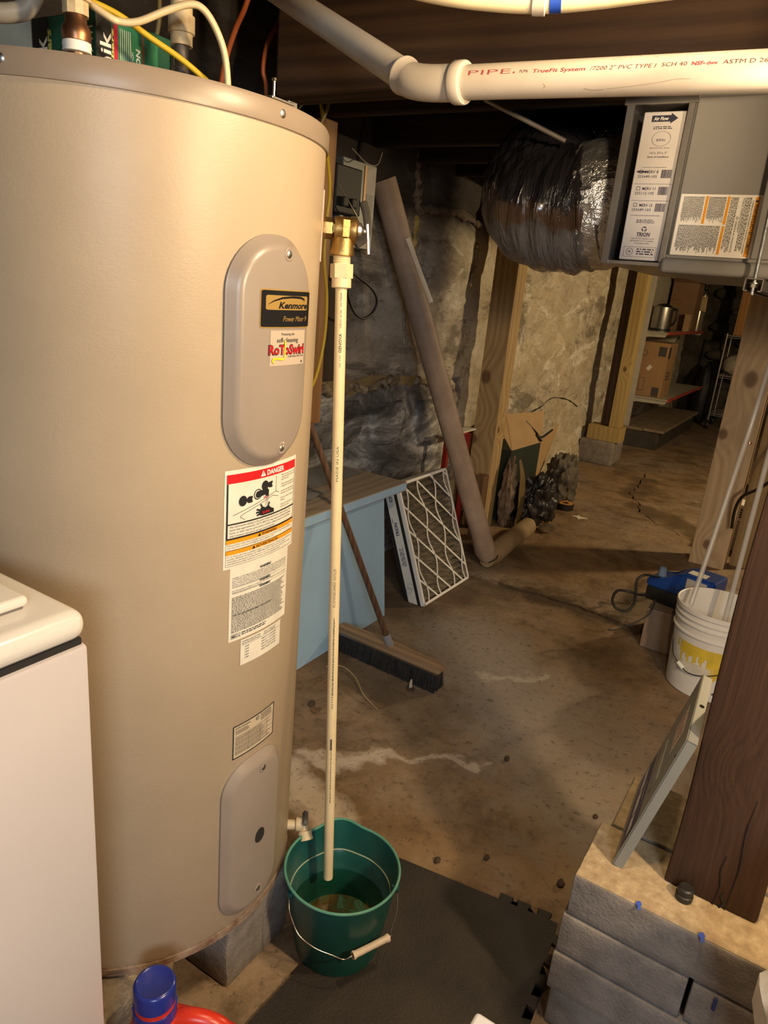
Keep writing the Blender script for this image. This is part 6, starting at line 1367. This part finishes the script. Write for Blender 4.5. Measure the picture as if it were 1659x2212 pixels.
bm = newbm(); q = wm(.045, .045); add_lathe(bm, [(.005, 0), (.005, .003), (0, .004)], 12, axis_mtx(q, Vector((q.x-wbc.x, q.y-wbc.y, 0)))); obj('rivet', bm, mat('grey_dot', (.12, .11, .1), .5), wbk)
CLR = mat('clear_vinyl', (.55, .52, .48), .22, var=.03, alpha=.55)
cable('clear_tube', [(-.285, 3.0, .345), (-.275, 3.1, .55), (-.262, 3.22, .85), (-.25, 3.30, 1.10), (-.235, 3.3, 1.4), (-.21, 3.25, 1.7), (-.2, 3.2, 2.1)], .0105, CLR, 'clear plastic tube hanging into the white bucket, the left one', cat='tube')
cable('clear_tube', [(-.148, 3.02, .30), (-.150, 3.06, .55), (-.152, 3.1, .85), (-.150, 3.12, 1.15), (-.14, 3.12, 1.5), (-.13, 3.1, 2.1)], .0105, CLR, 'clear plastic tube hanging into the white bucket, the right one', cat='tube')
cable('black_cable', [(-.31, 4.50, .30), (-.315, 4.47, .42), (-.29, 4.40, .52), (-.22, 4.3, .60), (-.15, 4.2, .70), (-.08, 4.1, .86), (.0, 4.0, 1.0)], .009, BLKC, 'black cable rising to the right in front of the weathered post')
bm = newbm(); add_lathe(bm, [(.012, -.006), (.016, -.006), (.016, .006), (.012, .006), (.012, -.006)], 16, axis_mtx((-.335, 4.568, .80), (.1, .2, 1))); tag(obj('pipe_strap', bm, mat('copper_strap', (.55, .30, .18), .35, .8), smooth=True, ang=40), 'small copper strap on the face of the weathered post', 'strap')
# white box on a grey block far right
tag(obj('concrete_block', rough_box((-.36, 5.02, .004), (-.06, 5.32, .215), .01, .004, 61), CMU, smooth=True, ang=40), 'grey block on the floor carrying the small white box', 'concrete block')
wb2 = thing('white_box', 'small white box with grey lettering lying on a grey block at the right edge', 'box', (-.24, 5.1, .216))
bm = newbm(); add_box(bm, (-.352, 5.03, .216), (-.14, 5.20, .325), .003, 1); obj('carton', bm, mat('white_card', (.70, .66, .60), .6), wb2)
p = Print(); p.words(.03, .02, .19, .085, 4, random.Random(9), .5); p.rect(.02, .01, .06, .095); p.build('print', plane_map((-.352, 5.03, .216), (1, 0, 0), (0, 0, 1), .001), mat('grey_print', (.33, .32, .34), .6), wb2)
tag(obj('concrete_block', rough_box((-.42, 6.75, .004), (-.12, 7.05, .30), .012, .004, 63), mat('dusty_far_block', (.20, .17, .12), .9), smooth=True, ang=40), 'dusty block far back right of the weathered post', 'concrete block')
